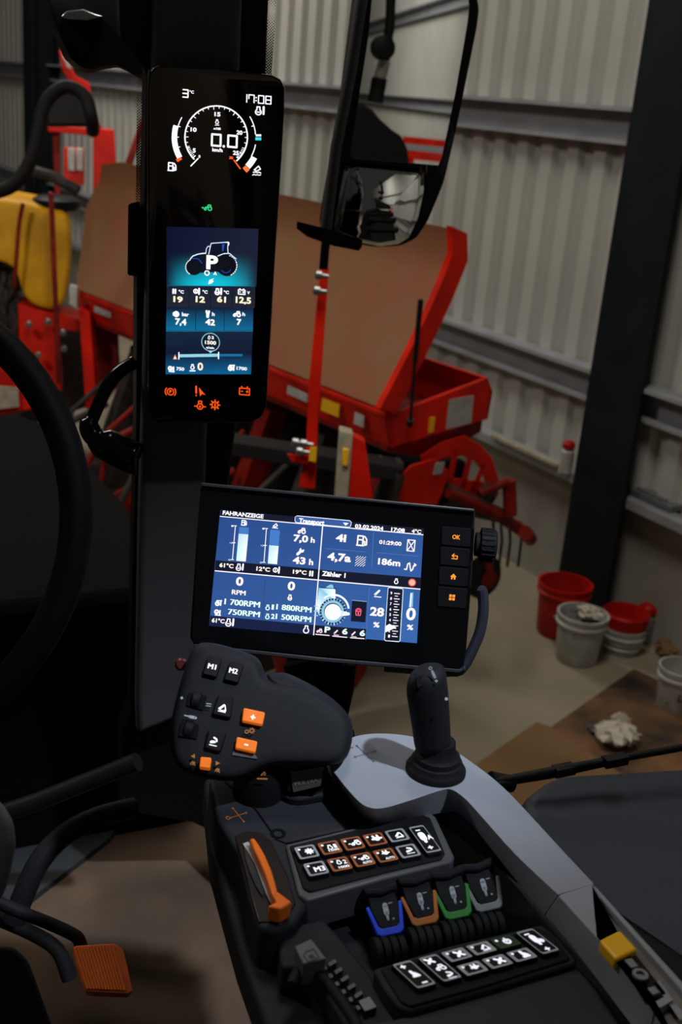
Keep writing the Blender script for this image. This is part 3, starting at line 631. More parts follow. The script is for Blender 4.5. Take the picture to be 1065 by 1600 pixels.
# things lying on ledge right of the column
m = M(); c_ = onz(1022, 778, .72); m.box(c_, (.10, .32, .03), (V((1, 0, 0)), wdir, UP)); m.box(c_ + UP * .02, (.06, .2, .012), (V((1, 0, 0)), wdir, UP)); tag(obj('grey_tray', m, STEEL, bevel=.004), 'flat grey tray on the wall ledge right of the column', 'tray')
m = M(); a_, b_ = onz(775, 680, .715), onz(868, 728, .715); m.box((a_ + b_) / 2, (.04, (a_ - b_).length, .02), (WN, wdir, UP)); tag(obj('wooden_lath', m, CREAM, bevel=.002), 'pale lath lying on the wall ledge left of the column', 'lath')
# cardboards
def sheet(pts, z, mt, name, label):
    m = M(); m.prism(PZ(pts, z + .006), PZ(pts, z)); return tag(obj(name, m, mt), label, 'cardboard')
sheet([(745, 1193), (838, 1128), (858, 1135), (880, 1150), (980, 1215), (960, 1300), (800, 1300)], .012, CARD, 'cardboard_sheet', 'clean brown cardboard sheet on the floor left of the oily one')
sheet([(860, 1136), (990, 1045), (1150, 1120), (1200, 1300), (900, 1300), (872, 1200)], .002, CARDS, 'cardboard_sheet', 'oil-stained cardboard sheet under the crumpled white paper')
rag(onz(965, 1158, .02), .085, 1, 'crumpled_paper', 'crumpled white paper on the oil-stained cardboard', RAG, 'paper', 21, .45)
rag(onz(932, 1142, .02), .035, 1, 'foil_scrap', 'small shiny scrap left of the crumpled paper', CHR, 'scrap', 22, .3)
rag(onz(968, 1130, .02), .04, 1, 'paper_scrap', 'small brownish scrap above the crumpled paper', CREAM, 'scrap', 25, .5)
# ================================================================= tractor outside: bonnet, tyre, mirror, fender
bn = thing('bonnet', 'dark tractor bonnet seen through the front glass at the left edge', 'bonnet', (-.1, 2.8, 0.9))
m = M()
def bring(y, w, z): return [V((-.75, y, .55)), V((-.75, y, z - .12)), V((-.62, y, z)), V((w - .10, y, z)), V((w - .02, y, z - .03)), V((w, y, z - .12)), V((w + .02, y, .55))]
m.loft([bring(1.72, .60, 1.64), bring(2.3, .62, 1.62), bring(2.98, .60, 1.59), bring(3.05, .56, 1.50)]); obj('body', m, mat('bonnet_paint', (.0035, .0038, .004), .95, var=.2, spec=.05), bn, bevel=.02)
m = M(); dq = PZ([(-100, 1330), (0, 1290), (185, 1225), (195, 1275), (172, 1308), (20, 1425), (-100, 1470)], CF + .02); m.prism(dq, [p - UP * .015 for p in dq]); struct('cab_floor_step', m, mat('grey_step', (.03, .034, .037), .7, var=.2))
# side mirror
mt_ = 2.0; MP = at(620, 200, mt_); MN = V((-.10, -1, 0.0)).normalized()
MU = MN.cross(UP).normalized(); MU = -MU if MU.x < 0 else MU
def mpx(pts, off=0): return [onp(x, y, MP + MN * off, MN) for x, y in pts]
mr = thing('side_mirror', 'tall black side mirror with a wide-angle lens below, hanging outside the right window', 'mirror', MP)
ho = [(572, -60), (735, -60), (748, 15), (744, 45), (715, 190), (693, 285), (668, 345), (650, 372), (625, 384), (590, 386), (545, 378), (510, 362), (516, 320), (540, 190)]
hs = rnd(mpx(ho), .25)
def scl(pts, k, c=None):
    c = c or sum(pts, V((0, 0, 0))) / len(pts); return [c + (p - c) * k for p in pts]
m = M(); m.loft([hs, [p - MN * .01 for p in scl(hs, 1.01)], [p - MN * .06 for p in scl(hs, .97)], [p - MN * .09 for p in scl(hs, .8)]]); obj('housing', m, BLK, mr, smooth=50)
gp = [(586, -60), (722, -60), (733, 10), (730, 35), (712, 140), (690, 245), (684, 259), (545, 248), (556, 180), (575, 60)]
m = M(); m.prism(rnd(mpx(gp, .003), .15), rnd(mpx(gp, .0), .15)); obj('mirror_glass', m, MIR, mr, smooth=0)
wp = [(540, 252), (662, 264), (660, 300), (650, 340), (636, 370), (620, 380), (590, 384), (550, 376), (520, 362), (524, 330)]
# convex wide-angle lens
wq = rnd(mpx(wp, .002), .2); m = M(); c0 = sum(wq, V((0, 0, 0))) / len(wq); rings = []
Rm = max((p - c0).length for p in wq)
for k in (1, .85, .7, .55, .4, .25, .1):
    ring = [c0 + (p - c0) * k for p in wq]; rings.append([p + MN * (.012 * (1 - ((p - c0).length / Rm) ** 2)) for p in ring])
m.loft(rings); obj('wide_angle_glass', m, MIR, mr, smooth=180)
m = M(); m.prism(mpx([(541, 247), (690, 259), (688, 264), (540, 252)], .008), mpx([(541, 247), (690, 259), (688, 264), (540, 252)], 0)); obj('divider', m, BLK, mr)
m = M(); m.tube(mpx([(574, -60), (548, 110), (525, 230), (508, 365)], .012), .010); obj('edge_rim', m, mat('mirror_rim', (.05, .05, .055), .5), mr)
m = M(); m.loft([[p + V((0, 0, z)) for p in mpx([(463, 357), (500, 366), (565, 386), (560, 392), (520, 384), (480, 370)], .03)] for z in (0, .012)]); m.tube(mpx([(510, 362), (505, 420)], -.02), .008); obj('lower_bracket', m, BLK, mr)
# reflected red marker board and dark rear tyre behind (real things behind the cab)
bd = thing('marker_board', 'red and grey striped board behind the tractor, seen in the side mirror', 'board', (3.6, -13, 0))
def refl(x, y, L_):
    P = onp(x, y, MP, MN); d = (P - CAM).normalized(); d = d - 2 * d.dot(MN) * MN; return P + d * L_
for nm_, ya, yb, mt__ in (('red_bar', 213, 224, RED), ('grey_bar', 224, 234, GIRT), ('red_bar', 234, 248, RED)):
    q = [refl(632, ya, 11), refl(712, ya + 8, 11), refl(712, yb + 8, 11), refl(632, yb, 11)]; m = M(); m.prism(q, [p + V((0, -.08, 0)) for p in q]); obj(nm_, m, mt__, bd)
for xx in (640, 700):
    p = refl(xx, 245, 11.06); m = M(); m.tube([V((p.x, p.y, 0)), p], .05); obj('post', m, RED, bd)
q = [refl(x, y, 2.6) for x, y in [(535, 160), (566, 163), (582, 172), (592, 185), (612, 203), (626, 212), (636, 232), (640, 262), (530, 262)]]
m = M(); m.prism(q, [p + V((0, -.25, 0)) for p in q]); tag(obj('rear_mudguard', m, BLK, bevel=.01), 'black rear mudguard edge seen as a dark hump in the side mirror', 'mudguard')
m = M(); m.tube([refl(612, -60, 3.2), refl(608, 40, 3.2), refl(600, 95, 3.2)], .022); m.tube([refl(600, 95, 3.2), refl(592, 122, 3.2)], .028, mi=1); m.tube([refl(592, 122, 3.2), refl(585, 160, 3.2)], .035); m.lathe(refl(594, 75, 3.1), (0, 1, 0), [(.02, 0), (.05, .01), (.05, .05), (.02, .06)], 16)
tag(obj('reflected_post', m, [BLK, WHT]), 'thin dark post with a white sleeve seen in the side mirror', 'post')  # dark tube for a grab rail behind the cab, no lamp
rt = thing('tractor_tyre', 'large black rear tyre seen only as a dark shape in the mirror', 'wheel', (1.5, -.9, 0))
m = M(); m.lathe((1.2, -.7, 1.05), (1, 0, 0), [(.5, .02), (.94, 0), (1.03, .08), (1.05, .2), (1.05, .42), (1.0, .55), (.9, .6), (.5, .58)], 56); obj('tyre', m, TYRE, rt)
m = M()
for k in range(30):
    a = 2 * math.pi * k / 30; m.box(V((1.5, -.7 + 1.07 * math.cos(a), 1.05 + 1.07 * math.sin(a))), (.55, .06, .07), (V((1, 0, 0)), V((0, -math.sin(a), math.cos(a))), V((0, math.cos(a), math.sin(a)))))
obj('lugs', m, TYRE, rt)
# blue-grey fender right of the armrest
fz = 1.62
fp_ = [(806, 1258), (822, 1236), (845, 1218), (872, 1206), (910, 1203), (960, 1200), (1065, 1194), (1300, 1182), (1400, 1700), (1150, 1900), (1000, 1650), (900, 1420)]
m = M(); m.prism(PZ(fp_, fz), [p - UP * .35 for p in PZ(fp_, fz)])
tag(obj('fender', m, FEND, bevel=.02, seg=4), 'broad blue-grey fender outside the window, right of the armrest rail', 'fender')
wa = thing('wiper', 'thin black wiper arm lying across above the blue-grey fender', 'wiper', onz(900, 1205, 1.66))
m = M(); m.tube([onz(770, 1222, 1.64), onz(850, 1206, 1.66), onz(1110, 1160, 1.68)], .005); m.tube([onz(772, 1226, 1.64), onz(860, 1212, 1.65), onz(960, 1190, 1.66)], .004); obj('arm', m, BLKR, wa)
m = M(); m.tube([onz(765, 1218, 1.64), onz(800, 1225, 1.63)], .011); m.box(onz(960, 1188, 1.668), (.035, .014, .012)); m.box(onz(880, 1203, 1.66), (.03, .014, .012)); obj('joints', m, BLKR, wa)
# ================================================================= left interior things
# steering wheel
SWc = at(-244, 805, 1.0); SN = W(V((0, 0, -1)))
su = SN.cross(UP).normalized(); su = -su if su.x < 0 else su; sv = SN.cross(su)
sw = thing('steering_wheel', 'black steering wheel rim curving in at the left edge', 'steering wheel', SWc)
m = M(); RR = .203; m.tube([SWc + (su * math.cos(a) + sv * math.sin(a)) * RR for a in [2 * math.pi * k / 64 for k in range(64)]], .0145, 14, closed=True); obj('rim', m, mat('wheel_rim_black', (.003, .003, .0035), .6, spec=.08), sw, smooth=180)
m = M(); m.lathe(SWc - SN * .03, SN, [(.02, -.02), (.06, 0), (.065, .02), (.04, .03)], 24)
for a in (1.9, 3.1, 4.4): m.tube([SWc, SWc + (su * math.cos(a) + sv * math.sin(a)) * RR], .011)
obj('hub', m, BLKR, sw)
m = M(); m.tube([SWc - SN * .02, SWc - SN * .35 + V((0, .15, -.25)), V((SWc.x, SWc.y + .45, CF))], [.035, .05, .07]); obj('steering_column', m, BLK, sw)
# grab handle left of pillar
gh = thing('grab_handle', 'glossy black grab handle loop left of the pillar', 'handle', at(175, 660, 1.5))
hp = [at(x, y, 1.5) for x, y in [(212, 565), (185, 582), (165, 608), (146, 650), (140, 668), (150, 684), (180, 700), (214, 716)]]
m = M(); m.tube(smooth_path(hp, 4), [.009] * 14 + [.014] * 8 + [.020] * 7, 14); obj('loop', m, GLB, gh, smooth=180)
m = M(); q = [(140, 668), (160, 684), (214, 705), (214, 745), (175, 728), (146, 712), (136, 695)]; m.prism([at(x, y, 1.49) for x, y in q], [at(x, y, 1.53) for x, y in q]); obj('lower_housing', m, GLB, gh, bevel=.006, seg=3)
m = M(); m.prism(onpil([(200, 318), (218, 314), (218, 432), (199, 430)], .01), onpil([(200, 318), (218, 314), (218, 432), (199, 430)], -.05)); tag(obj('pillar_latch', m, BLK, bevel=.003), 'small black latch block on the left side of the pillar', 'latch')
# black sun visor / lamp top-left
vl = thing('cab_work_lamp', 'rounded black lamp housing with a bright lens rim at the top left', 'lamp', at(150, 60, 1.5))
lo = [(50, -60), (250, -60), (246, 120), (224, 128), (205, 115), (185, 106), (160, 110), (140, 116), (118, 110), (98, 92), (86, 60), (70, 30)]
m = M(); q = rnd([at(x, y, 1.46) for x, y in lo], .3); cc = sum(q, V((0, 0, 0))) / len(q); dv = ray(150, 40)
m.loft([[p - dv * .02 for p in scl(q, .8)], scl(q, .97), [p + dv * .04 for p in q], [p + dv * .08 for p in scl(q, .85)]]); obj('housing', m, BLK, vl, smooth=50)
m = M(); q = [(94, 27), (104, 17), (130, 14), (150, 22), (162, 26), (135, 33), (112, 31)]; m.prism([at(x, y, 1.425) for x, y in q], [at(x, y, 1.45) for x, y in q]); obj('lens_rim', m, CHR, vl, bevel=.002)
# pedal
pd = thing('brake_pedal', 'ribbed orange brake pedal on a bent black arm above the floor mat', 'pedal', at(150, 1510, 1.30))
pt = 1.28; q = [(112, 1478), (178, 1474), (192, 1482), (199, 1510), (207, 1548), (200, 1553), (135, 1550), (124, 1520)]
PP = at(160, 1510, pt); PNn = (CAM - PP).normalized() * .6 + UP * .5 + V((0, -.2, 0)); PNn.normalize()
q3 = [onp(x, y, PP, PNn) for x, y in q]; m = M(); m.prism(rnd(q3, .2), [p - PNn * .02 for p in rnd(q3, .2)]); pad = obj('pedal_pad', m, mat('pedal_rubber', (.85, .16, .018), .5, var=.3, vscale=40), pd, bevel=.004, seg=3)
m = M(); 
for k in range(13):
    a = k / 12 * .88 + .06; p, q_ = q3[0].lerp(q3[1], a), q3[6].lerp(q3[5], a); m.tube([p.lerp(q_, .05) + PNn * .0005, p.lerp(q_, .93) + PNn * .0005], .0016, 6)
obj('ribs', m, mat('pedal_rubber_rib', (.9, .2, .03), .45), pd)
m = M(); m.tube(smooth_path([at(-80, 1375, 1.30), at(20, 1420, 1.30), at(70, 1440, 1.31), at(110, 1458, 1.31), at(124, 1470, 1.31), at(130, 1500, 1.32)], 4), .0075); obj('arm', m, BLKR, pd, smooth=60)
m = M(); m.tube(smooth_path([at(-10, 1432, 1.50), at(50, 1458, 1.50), at(90, 1485, 1.50), at(108, 1530, 1.50)], 4), .010); tag(obj('second_pedal_arm', m, BLKR), 'dark bent pedal arm behind the orange pedal', 'pedal')
m = M(); m.tube(smooth_path([at(22, 1440, 1.42), at(36, 1400, 1.42), at(62, 1345, 1.43), at(100, 1305, 1.45), at(150, 1278, 1.47), at(210, 1262, 1.5)], 5), .014); tag(obj('floor_hose', m, BLKR, smooth=60), 'thick black hose curving over the cab floor at lower left', 'hose')
m = M(); q = rnd([at(x, y, .80) for x, y in [(-420, 1160), (-60, 1222), (2, 1250), (22, 1282), (26, 1320), (14, 1380), (0, 1412), (-60, 1430), (-420, 1500)]], .3); cc = sum(q, V((0, 0, 0))) / len(q); dv = ray(0, 1320)
m.loft([[p - dv * .006 for p in scl(q, .85)], scl(q, .97), [p + dv * .03 for p in q]]); tag(obj('seat_knob', m, mat('mid_grey_plastic', (.09, .10, .115), .5), smooth=60), 'rounded grey plastic corner poking in at the left edge', 'seat part')
m = M(); q = rnd([at(x, y, .9) for x, y in [(-80, 1480), (20, 1478), (44, 1500), (66, 1560), (110, 1680), (-80, 1680)]], .3); m.prism(q, [p + ray(0, 1550) * .08 for p in q]); tag(obj('boot', m, BLKR, bevel=.015, seg=3), 'dark rounded shape in the lower left corner below the pedal arm', 'seat part')
# ================================================================= armrest console
Z0 = 1.87
ac = thing('armrest_console', 'grey armrest console with silver surround, button pads and orange throttle', 'console', V((.42, .65, 1.70)))
body = [(318, 1216), (345, 1200), (560, 1180), (700, 1200), (830, 1300), (1065, 1560), (1300, 1850), (560, 1850), (415, 1600), (372, 1480), (348, 1395), (330, 1330)]
m = M(); tp_ = PZ(body, 1.832); m.prism(tp_, [V((p.x, p.y, 1.795)) for p in tp_]); obj('lower_shell', m, GRY2, ac, bevel=.006, seg=3)
m = M(); m.prism([V((.40, .30, 1.80)), V((.56, .30, 1.80)), V((.56, .80, 1.80)), V((.40, .80, 1.80))], [V((.42, .25, CF)), V((.60, .25, CF)), V((.60, .70, CF)), V((.42, .70, CF))]); obj('pedestal', m, BLK, ac)
deck = [(326, 1218), (560, 1170), (700, 1250), (690, 1272), (668, 1272), (560, 1292), (452, 1316), (480, 1412), (462, 1440), (432, 1456), (404, 1448), (388, 1400), (372, 1330), (340, 1280)]
m = M(); m.prism(PZ(deck, Z0), [p - UP * .045 for p in PZ(deck, Z0)]); obj('deck', m, GRY2, ac, bevel=.004, seg=3)
m = M()
for a, b in (([(352, 1222), (400, 1266), (432, 1312), (446, 1318)], .0009), ([(446, 1318), (520, 1302), (600, 1284)], .0009)): m.tube([onz(x, y, Z0 + .0002) for x, y in a], b, 6)
obj('seam', m, PIT, ac)
m = M(); m.lathe(onz(434, 1303, Z0), UP, [(.0065, -.001), (.0065, .0008), (.0045, .0008), (.003, -.0005)], 20); obj('screw', m, PIT, ac)
# silver surround (top polygon / lower polygon)
tI = [(515, 1198), (538, 1228), (561, 1253), (578, 1262), (601, 1262), (642, 1250), (690, 1234), (706, 1234), (724, 1246), (745, 1268), (804, 1334), (872, 1398)]
bI = [(517, 1208), (540, 1242), (566, 1276), (584, 1287), (604, 1288), (645, 1279), (700, 1269), (716, 1271), (732, 1284), (750, 1305), (795, 1362), (850, 1430)]
tO = [(928, 1381), (880, 1330), (812, 1256), (775, 1220), (740, 1193), (715, 1176), (690, 1164), (655, 1153), (620, 1147), (585, 1146), (556, 1150), (530, 1160)]
m = M(); ZT = Z0 + .032
tI, bI, tO = [[(p.x, p.y) for p in smooth_path([V(q) for q in z], 4)] for z in (tI, bI, tO)]
m.prism(PZ(tI, ZT) + PZ(tO, ZT), PZ(bI, Z0 + .003) + [p - UP * .05 for p in PZ(tO, ZT)])
obj('silver_surround', m, SIL, ac, bevel=.003, seg=3)
# rear of rail: left strip, pocket floor, right wall
tS = [(872, 1398), (926, 1380), (962, 1452), (936, 1464), (965, 1500), (1016, 1570), (1120, 1715), (1100, 1715), (1039, 1598), (984, 1519), (938, 1470)]
bS = [(850, 1430), (926, 1380), (962, 1452), (936, 1464), (965, 1500), (1016, 1570), (1120, 1715), (1060, 1715), (984, 1602), (930, 1530), (890, 1478)]
m = M(); bot = PZ(bS, Z0 + .003); tp2 = PZ(tS, ZT)
for i in (1, 2, 3, 4, 5, 6): bot[i] = tp2[i] - UP * .03
m.prism(tp2, bot); obj('silver_rail', m, SIL, ac, bevel=.002)
ow = [(926, 1379), (1065, 1532), (1200, 1690), (1195, 1705), (1065, 1545), (934, 1396)]
m = M(); m.prism(PZ(ow, ZT), [p - UP * .05 for p in PZ(ow, ZT)]); obj('rail_outer_wall', m, SIL, ac, bevel=.002)
pf = [(928, 1384), (1065, 1540), (1200, 1700), (1120, 1720), (1016, 1575), (936, 1468)]
m = M(); m.prism(PZ(pf, ZT - .007), [p - UP * .03 for p in PZ(pf, ZT - .007)]); obj('pocket_floor', m, mat('pocket_plastic', (.17, .16, .145), .6), ac)
yb = [(936, 1468), (968, 1452), (996, 1483), (962, 1499)]
m = M(); m.prism(PZ(yb, ZT + .003), [p - UP * .010 for p in PZ(yb, ZT + .003)]); obj('yellow_button', m, YEL, ac, bevel=.002, seg=3)
kb = [(964, 1502), (990, 1488), (1040, 1552), (1010, 1568)]
m = M(); m.prism(PZ(kb, ZT - .002), [p - UP * .012 for p in PZ(kb, ZT - .006)], 0); z_ = ZT - .001
m.lathe(onz(999, 1527, z_), UP, [(.0055, 0), (.0055, .003), (.003, .003), (.003, .001)], 16, 1); m.box(onz(985, 1508, z_), (.006, .008, .004), mi=1); m.box(onz(1020, 1550, z_), (.006, .006, .003), mi=1)
obj('socket_block', m, [BLK, mat('socket_metal', (.25, .25, .26), .4, .4)], ac)
m = M(); dv_ = [(1014, 1570), (1045, 1553), (1052, 1562), (1021, 1580)]; m.prism(PZ(dv_, ZT), [p - UP * .02 for p in PZ(dv_, ZT)]); m.prism(PZ([(1022, 1536), (1030, 1532), (1072, 1590), (1062, 1594)], ZT - .002), PZ([(1022, 1536), (1030, 1532), (1072, 1590), (1062, 1594)], ZT - .012)); obj('pocket_divider', m, SIL, ac)
# marks on the deck and surround
cv = pxcanvas(onz(570, 1180, ZT), UP, V((1, 0, 0)), base=.0002)
cv.icon('cross', 570, 1178, 34, (.10, .16, .17), .05); cv.icon('minus', 549, 1168, 8, (.25, .05, .03), .1)
obj('surround_marks', cv.m, PRINT, ac, smooth=0)
cv = pxcanvas(onz(368, 1275, Z0), UP, V((1, 0, 0)), base=.0003)
OC = (.55, .17, .03); cv.icon('cross', 372, 1274, 26, OC, .05); cv.ring(356, 1278, 2.6, 1.1, OC); cv.icon('engine', 379, 1310, 9, (.25, .25, .26), .1)
obj('deck_marks', cv.m, PRINT, ac, smooth=0)
# throttle slot and lever
def zc(px, z): return [onz(x, y, z) for x, y in px]
sl = [(366, 1306), (384, 1298), (406, 1299), (424, 1314), (450, 1370), (462, 1412), (440, 1445), (418, 1440), (404, 1440), (392, 1400), (380, 1350)]
m = M(); m.prism(PZ(sl, Z0 + .0012), [p - UP * .02 for p in PZ(sl, Z0 + .0012)]); obj('throttle_slot', m, mat('slot_brown_black', (.010, .006, .005), .35), ac, bevel=.001)
m = M()
wedge = [(379, 1318), (388, 1315), (396, 1333), (404, 1352), (412, 1376), (420, 1398), (423, 1412), (415, 1395), (406, 1371), (398, 1350), (388, 1332)]
m.prism(PZ(wedge, Z0 + .0035), PZ(wedge, Z0 + .001)); obj('throttle_scale', m, mat('pale_scale', (.42, .45, .46), .4), ac)
m = M(); w2 = [(381, 1322), (387, 1333), (397, 1352), (405, 1372), (413, 1394), (410, 1400), (400, 1385), (390, 1362), (383, 1340)]
m.prism(PZ(w2, Z0 + .003), PZ(w2, Z0 + .001)); obj('throttle_cover', m, mat('gloss_slate', (.03, .032, .038), .25), ac)
lv = [(389.5, 1310), (397, 1308.5), (404, 1318), (414, 1335), (424, 1358), (430, 1378), (434, 1394), (426, 1401), (421, 1386), (414, 1365), (405, 1344), (396, 1325)]
m = M(); m.prism(PZ(lv, Z0 + .012), [p - UP * .011 for p in PZ(lv, Z0 + .012)])
m.prism(PZ([(424, 1396), (434, 1392), (456, 1409), (438, 1420), (418, 1415), (432, 1408)], Z0 + .016), [p - UP * .014 for p in PZ([(424, 1396), (434, 1392), (456, 1409), (438, 1420), (418, 1415), (432, 1408)], Z0 + .016)])
thr = obj('throttle_lever', m, ORG, ac, bevel=.0015)
# button pads
def zplane(O, Upx, Vpx, z):
    o = onz(*O, z); u = (onz(O[0] + Upx[0], O[1] + Upx[1], z) - o); v = (onz(O[0] + Vpx[0], O[1] + Vpx[1], z) - o); return o, u, v
def pad_button(par, o, u, v, hu, hv, rimm, icons, dot=True, z=.004, gl=(1.1, 1.1, 1.15), dark=None):
    """o centre, u and v full steps; hu/hv half sizes as share"""
    m = M(); f = lambda a, b, h: o + u * a + v * b + UP * h
    q = lambda k, h: rnd([f(-hu * k, -hv * k, h), f(hu * k, -hv * k, h), f(hu * k, hv * k, h), f(-hu * k, hv * k, h)], .14)
    m.loft([q(1.06, 0), q(1.03, z * .7), q(.98, z)], 0); 
    a, b = q(.985, z + .0002), q(.985 - .0018 / (v.length * hv), z + .0002); n = len(a); m.add(a + b, [[i, (i + 1) % n, (i + 1) % n + n, i + n] for i in range(n)], 1)
    ul, vl_ = u.length, v.length; un, vn = u / ul, v / vl_
    cvb = Canvas(lambda x, y, h: o + un * x + vn * y + UP * h, (1, 0), (0, 1), .0001, m, 2, z + .0003)
    if dot: cvb.disc(-hu * ul * .62, -hv * vl_ * .5, .0012, gl, 10)
    for ic in icons:
        nm, x, y, s_ = ic[:4]; cc_ = gl
        if nm.startswith('T:'): cvb.text(nm[2:], x * ul, y * vl_, s_, ic[4], cc_, .03)
        else: cvb.icon(nm, x * ul, y * vl_, s_, cc_, .15)
    # paint needs colour on every vertex
    for i in range(len(m.v)): m.col.setdefault(i, (0, 0, 0))
    return obj('button', m, [dark or BLK, rimm, EM], par, smooth=0)
RIMW = mat('grey_button_rim', (.30, .31, .34), .4, emit=.12); RIMO = mat('orange_button_rim', (.30, .085, .03), .4, emit=.22)
fr_ = [(446, 1319), (560, 1291), (668, 1266), (681, 1276), (710, 1338), (706, 1346), (600, 1372), (480, 1407), (466, 1396)]
bp = thing
m = M(); m.prism(PZ(fr_, Z0 + .004), [p - UP * .03 for p in PZ(fr_, Z0 + .004)]); obj('pad_frame', m, mat('pad_frame_plastic', (.075, .078, .082), .45), ac, bevel=.002)
pq = [(452, 1322), (560, 1296), (660, 1274), (671, 1277), (695, 1334), (690, 1343), (600, 1364), (484, 1394), (473, 1388)]
m = M(); m.prism(PZ(pq, Z0 + .0056), PZ(pq, Z0 + .002)); pad1 = obj('button_pad', m, BLKR, ac, bevel=.001)
o_, u_, v_ = zplane((478.6, 1337.7), (36.1, -6.7), (14.6, 26.0), Z0 + .0056)
R1 = [('gearf', .1, 0, .0075), ('drop', 0, -.02, .0065), ('tractorl', .12, 0, .0085), ('face', .08, 0, .0095), ('liftup', .05, 0, .008)]
for k in range(5):
    ex = [('T:1', .17, .08, .0025, .005), ('T:1500', -.13, .24, .009, .0028)] if k == 1 else []
    pad_button(pad1, o_ + u_ * k, u_, v_, .43, .37, RIMO if k in (1, 2, 3) else RIMW, [R1[k]] + ex, dot=k != 4)
R2 = [[('T:M3', -.1, .2, .0085, .006)], [('drop', 0, -.1, .006), ('T:2', .17, .05, .0028, .005), ('T:1000', -.13, .26, .009, .0028)], [('tractorl', .1, -.08, .0075), ('T:AUTO', -.1, .26, .008, .0028)], [('face', .05, -.1, .007), ('T:AUTO', -.1, .26, .008, .0028)], [('liftdn', .05, 0, .008)]]
for k in range(5): pad_button(pad1, o_ + u_ * k + v_, u_, v_, .43, .37, RIMO if k in (1, 2, 3) else RIMW, R2[k], dot=k != 4)
pad_button(pad1, o_ + u_ * 5.02 + v_ * .5, u_ * .95, v_, .36, .84, RIMW, [('minus', -.05, -.55, .006), ('cyl', -.04, -.05, .013), ('T:A', .12, .1, .005, .006), ('plus', -.03, .55, .0065)], dot=False)
# second pad
f2 = [(583, 1514), (700, 1478), (846, 1444), (872, 1462), (902, 1500), (896, 1506), (760, 1546), (640, 1580), (622, 1572), (600, 1545)]
m = M(); m.prism(PZ(f2, Z0 + .000), [p - UP * .035 for p in PZ(f2, Z0)]); obj('pad_frame', m, GRY2, ac, bevel=.002)
f3 = [(594, 1514), (700, 1484), (842, 1450), (862, 1462), (890, 1499), (760, 1540), (640, 1573), (625, 1565)]
m = M(); m.prism(PZ(f3, Z0 + .0018), PZ(f3, Z0 - .002)); pad2 = obj('button_pad', m, BLKR, ac, bevel=.001)
def zt(x, y): return 540 + .338 * x, 1340 + .338 * y
o2, u2, v2 = zplane(zt(510, 470), (38.5, -10.3), (24.5, 21.2), Z0 + .0018)
for k, ic in enumerate([('pto', .1, 0, .0075), ('liftup', .1, 0, .0075), ('power', .05, 0, .0078)]):
    pad_button(pad2, o2 + u2 * k, u2, v2, .44, .36, mat('green_button_rim', (.02, .05, .02), .5) if k == 2 else RIMW, [ic], gl=(.9, .9, 1.0), dark=mat('green_button_face', (.012, .028, .010), .5) if k == 2 else None)
for k, ic in enumerate([('face', .1, 0, .007), ('pto', .1, 0, .0075), ('chair', .08, 0, .0075)]): pad_button(pad2, o2 + u2 * k + v2 * 1.0, u2, v2, .44, .36, RIMW, [ic], gl=(.9, .9, 1.0))
for (x, y), ics in ((zt(312, 560), [('plus', -.1, -.55, .006), ('chair', .0, 0, .007), ('minus', .05, .62, .006)]), (zt(432, 530), [('pto', -.1, -.5, .007), ('tractor', 0, .0, .008), ('liftdn', .05, .55, .007)]), (zt(882, 407), [('minus', -.08, -.55, .006), ('cyl', -.02, -.05, .011), ('gearf', .14, .02, .005), ('plus', 0, .6, .006)])):
    pad_button(pad2, onz(x, y, Z0 + .0018), u2, v2, .36, .86, RIMW, ics, dot=False, gl=(.9, .9, 1.0))
# dark hump after second pad
hm = [(560, 1600), (640, 1582), (760, 1548), (905, 1505), (940, 1545), (1000, 1640), (1060, 1740), (600, 1800)]
m = M(); m.prism(PZ(hm, Z0 - .005), [p - UP * .05 for p in PZ(hm, Z0 - .005)]); obj('rear_cushion', m, mat('armrest_cushion', (.020, .018, .017), .75, bump=.2, scale=800), ac, bevel=.006, seg=3)
# lower-left bracket with ladder scale
lb_ = [(432, 1452), (505, 1434), (530, 1462), (578, 1520), (612, 1580), (650, 1640), (560, 1700), (540, 1600), (505, 1545), (470, 1512), (440, 1510)]
m = M(); m.prism(PZ(lb_, Z0 - .012), [p - UP * .03 for p in PZ(lb_, Z0 - .012)]); obj('left_deck_plate', m, GRY2, ac, bevel=.003)
m = M(); bq = [(460, 1478), (486, 1466), (510, 1497), (474, 1506)]; m.prism(PZ(bq, Z0 + .004), [p - UP * .02 for p in PZ(bq, Z0 + .004)]); obj('scroll_cover', m, mat('cover_grey', (.10, .10, .105), .5), ac, bevel=.001)
cv = pxcanvas(onz(486, 1492, Z0 + .004), UP, V((1, 0, 0)), base=.0003); cv.line([(474, 1494), (478, 1487), (490, 1483), (498, 1496), (482, 1503)], 1.6, (.005, .005, .005), True); cv.poly([(481, 1493), (488, 1490), (492, 1496), (484, 1499)], (.01, .01, .01)); obj('cover_mark', cv.m, PRINT, ac, smooth=0)
for k in range(6):
    x, y = 512 + k * 9.2 + (k * k) * .25, 1502 + k * 12.4; m = M(); q = [(x, y + 3), (x + 11, y - 4), (x + 14, y + 1), (x + 3, y + 8)]
    m.prism(PZ(q, Z0 - .006), PZ(q, Z0 - .012)); q = [(x - 9, y + 8), (x - 4, y + 6), (x - 1, y + 12), (x - 6, y + 14)]; m.prism(PZ(q, Z0 - .006), PZ(q, Z0 - .012)); obj('scale_mark', m, mat('scale_grey', (.10, .10, .105), .5), ac)
m = M(); q = [(560, 1564), (577, 1557), (588, 1573), (570, 1580)]; m.prism(PZ(q, Z0 - .006), PZ(q, Z0 - .012)); obj('scale_symbol', m, mat('scale_light', (.20, .20, .23), .5), ac)
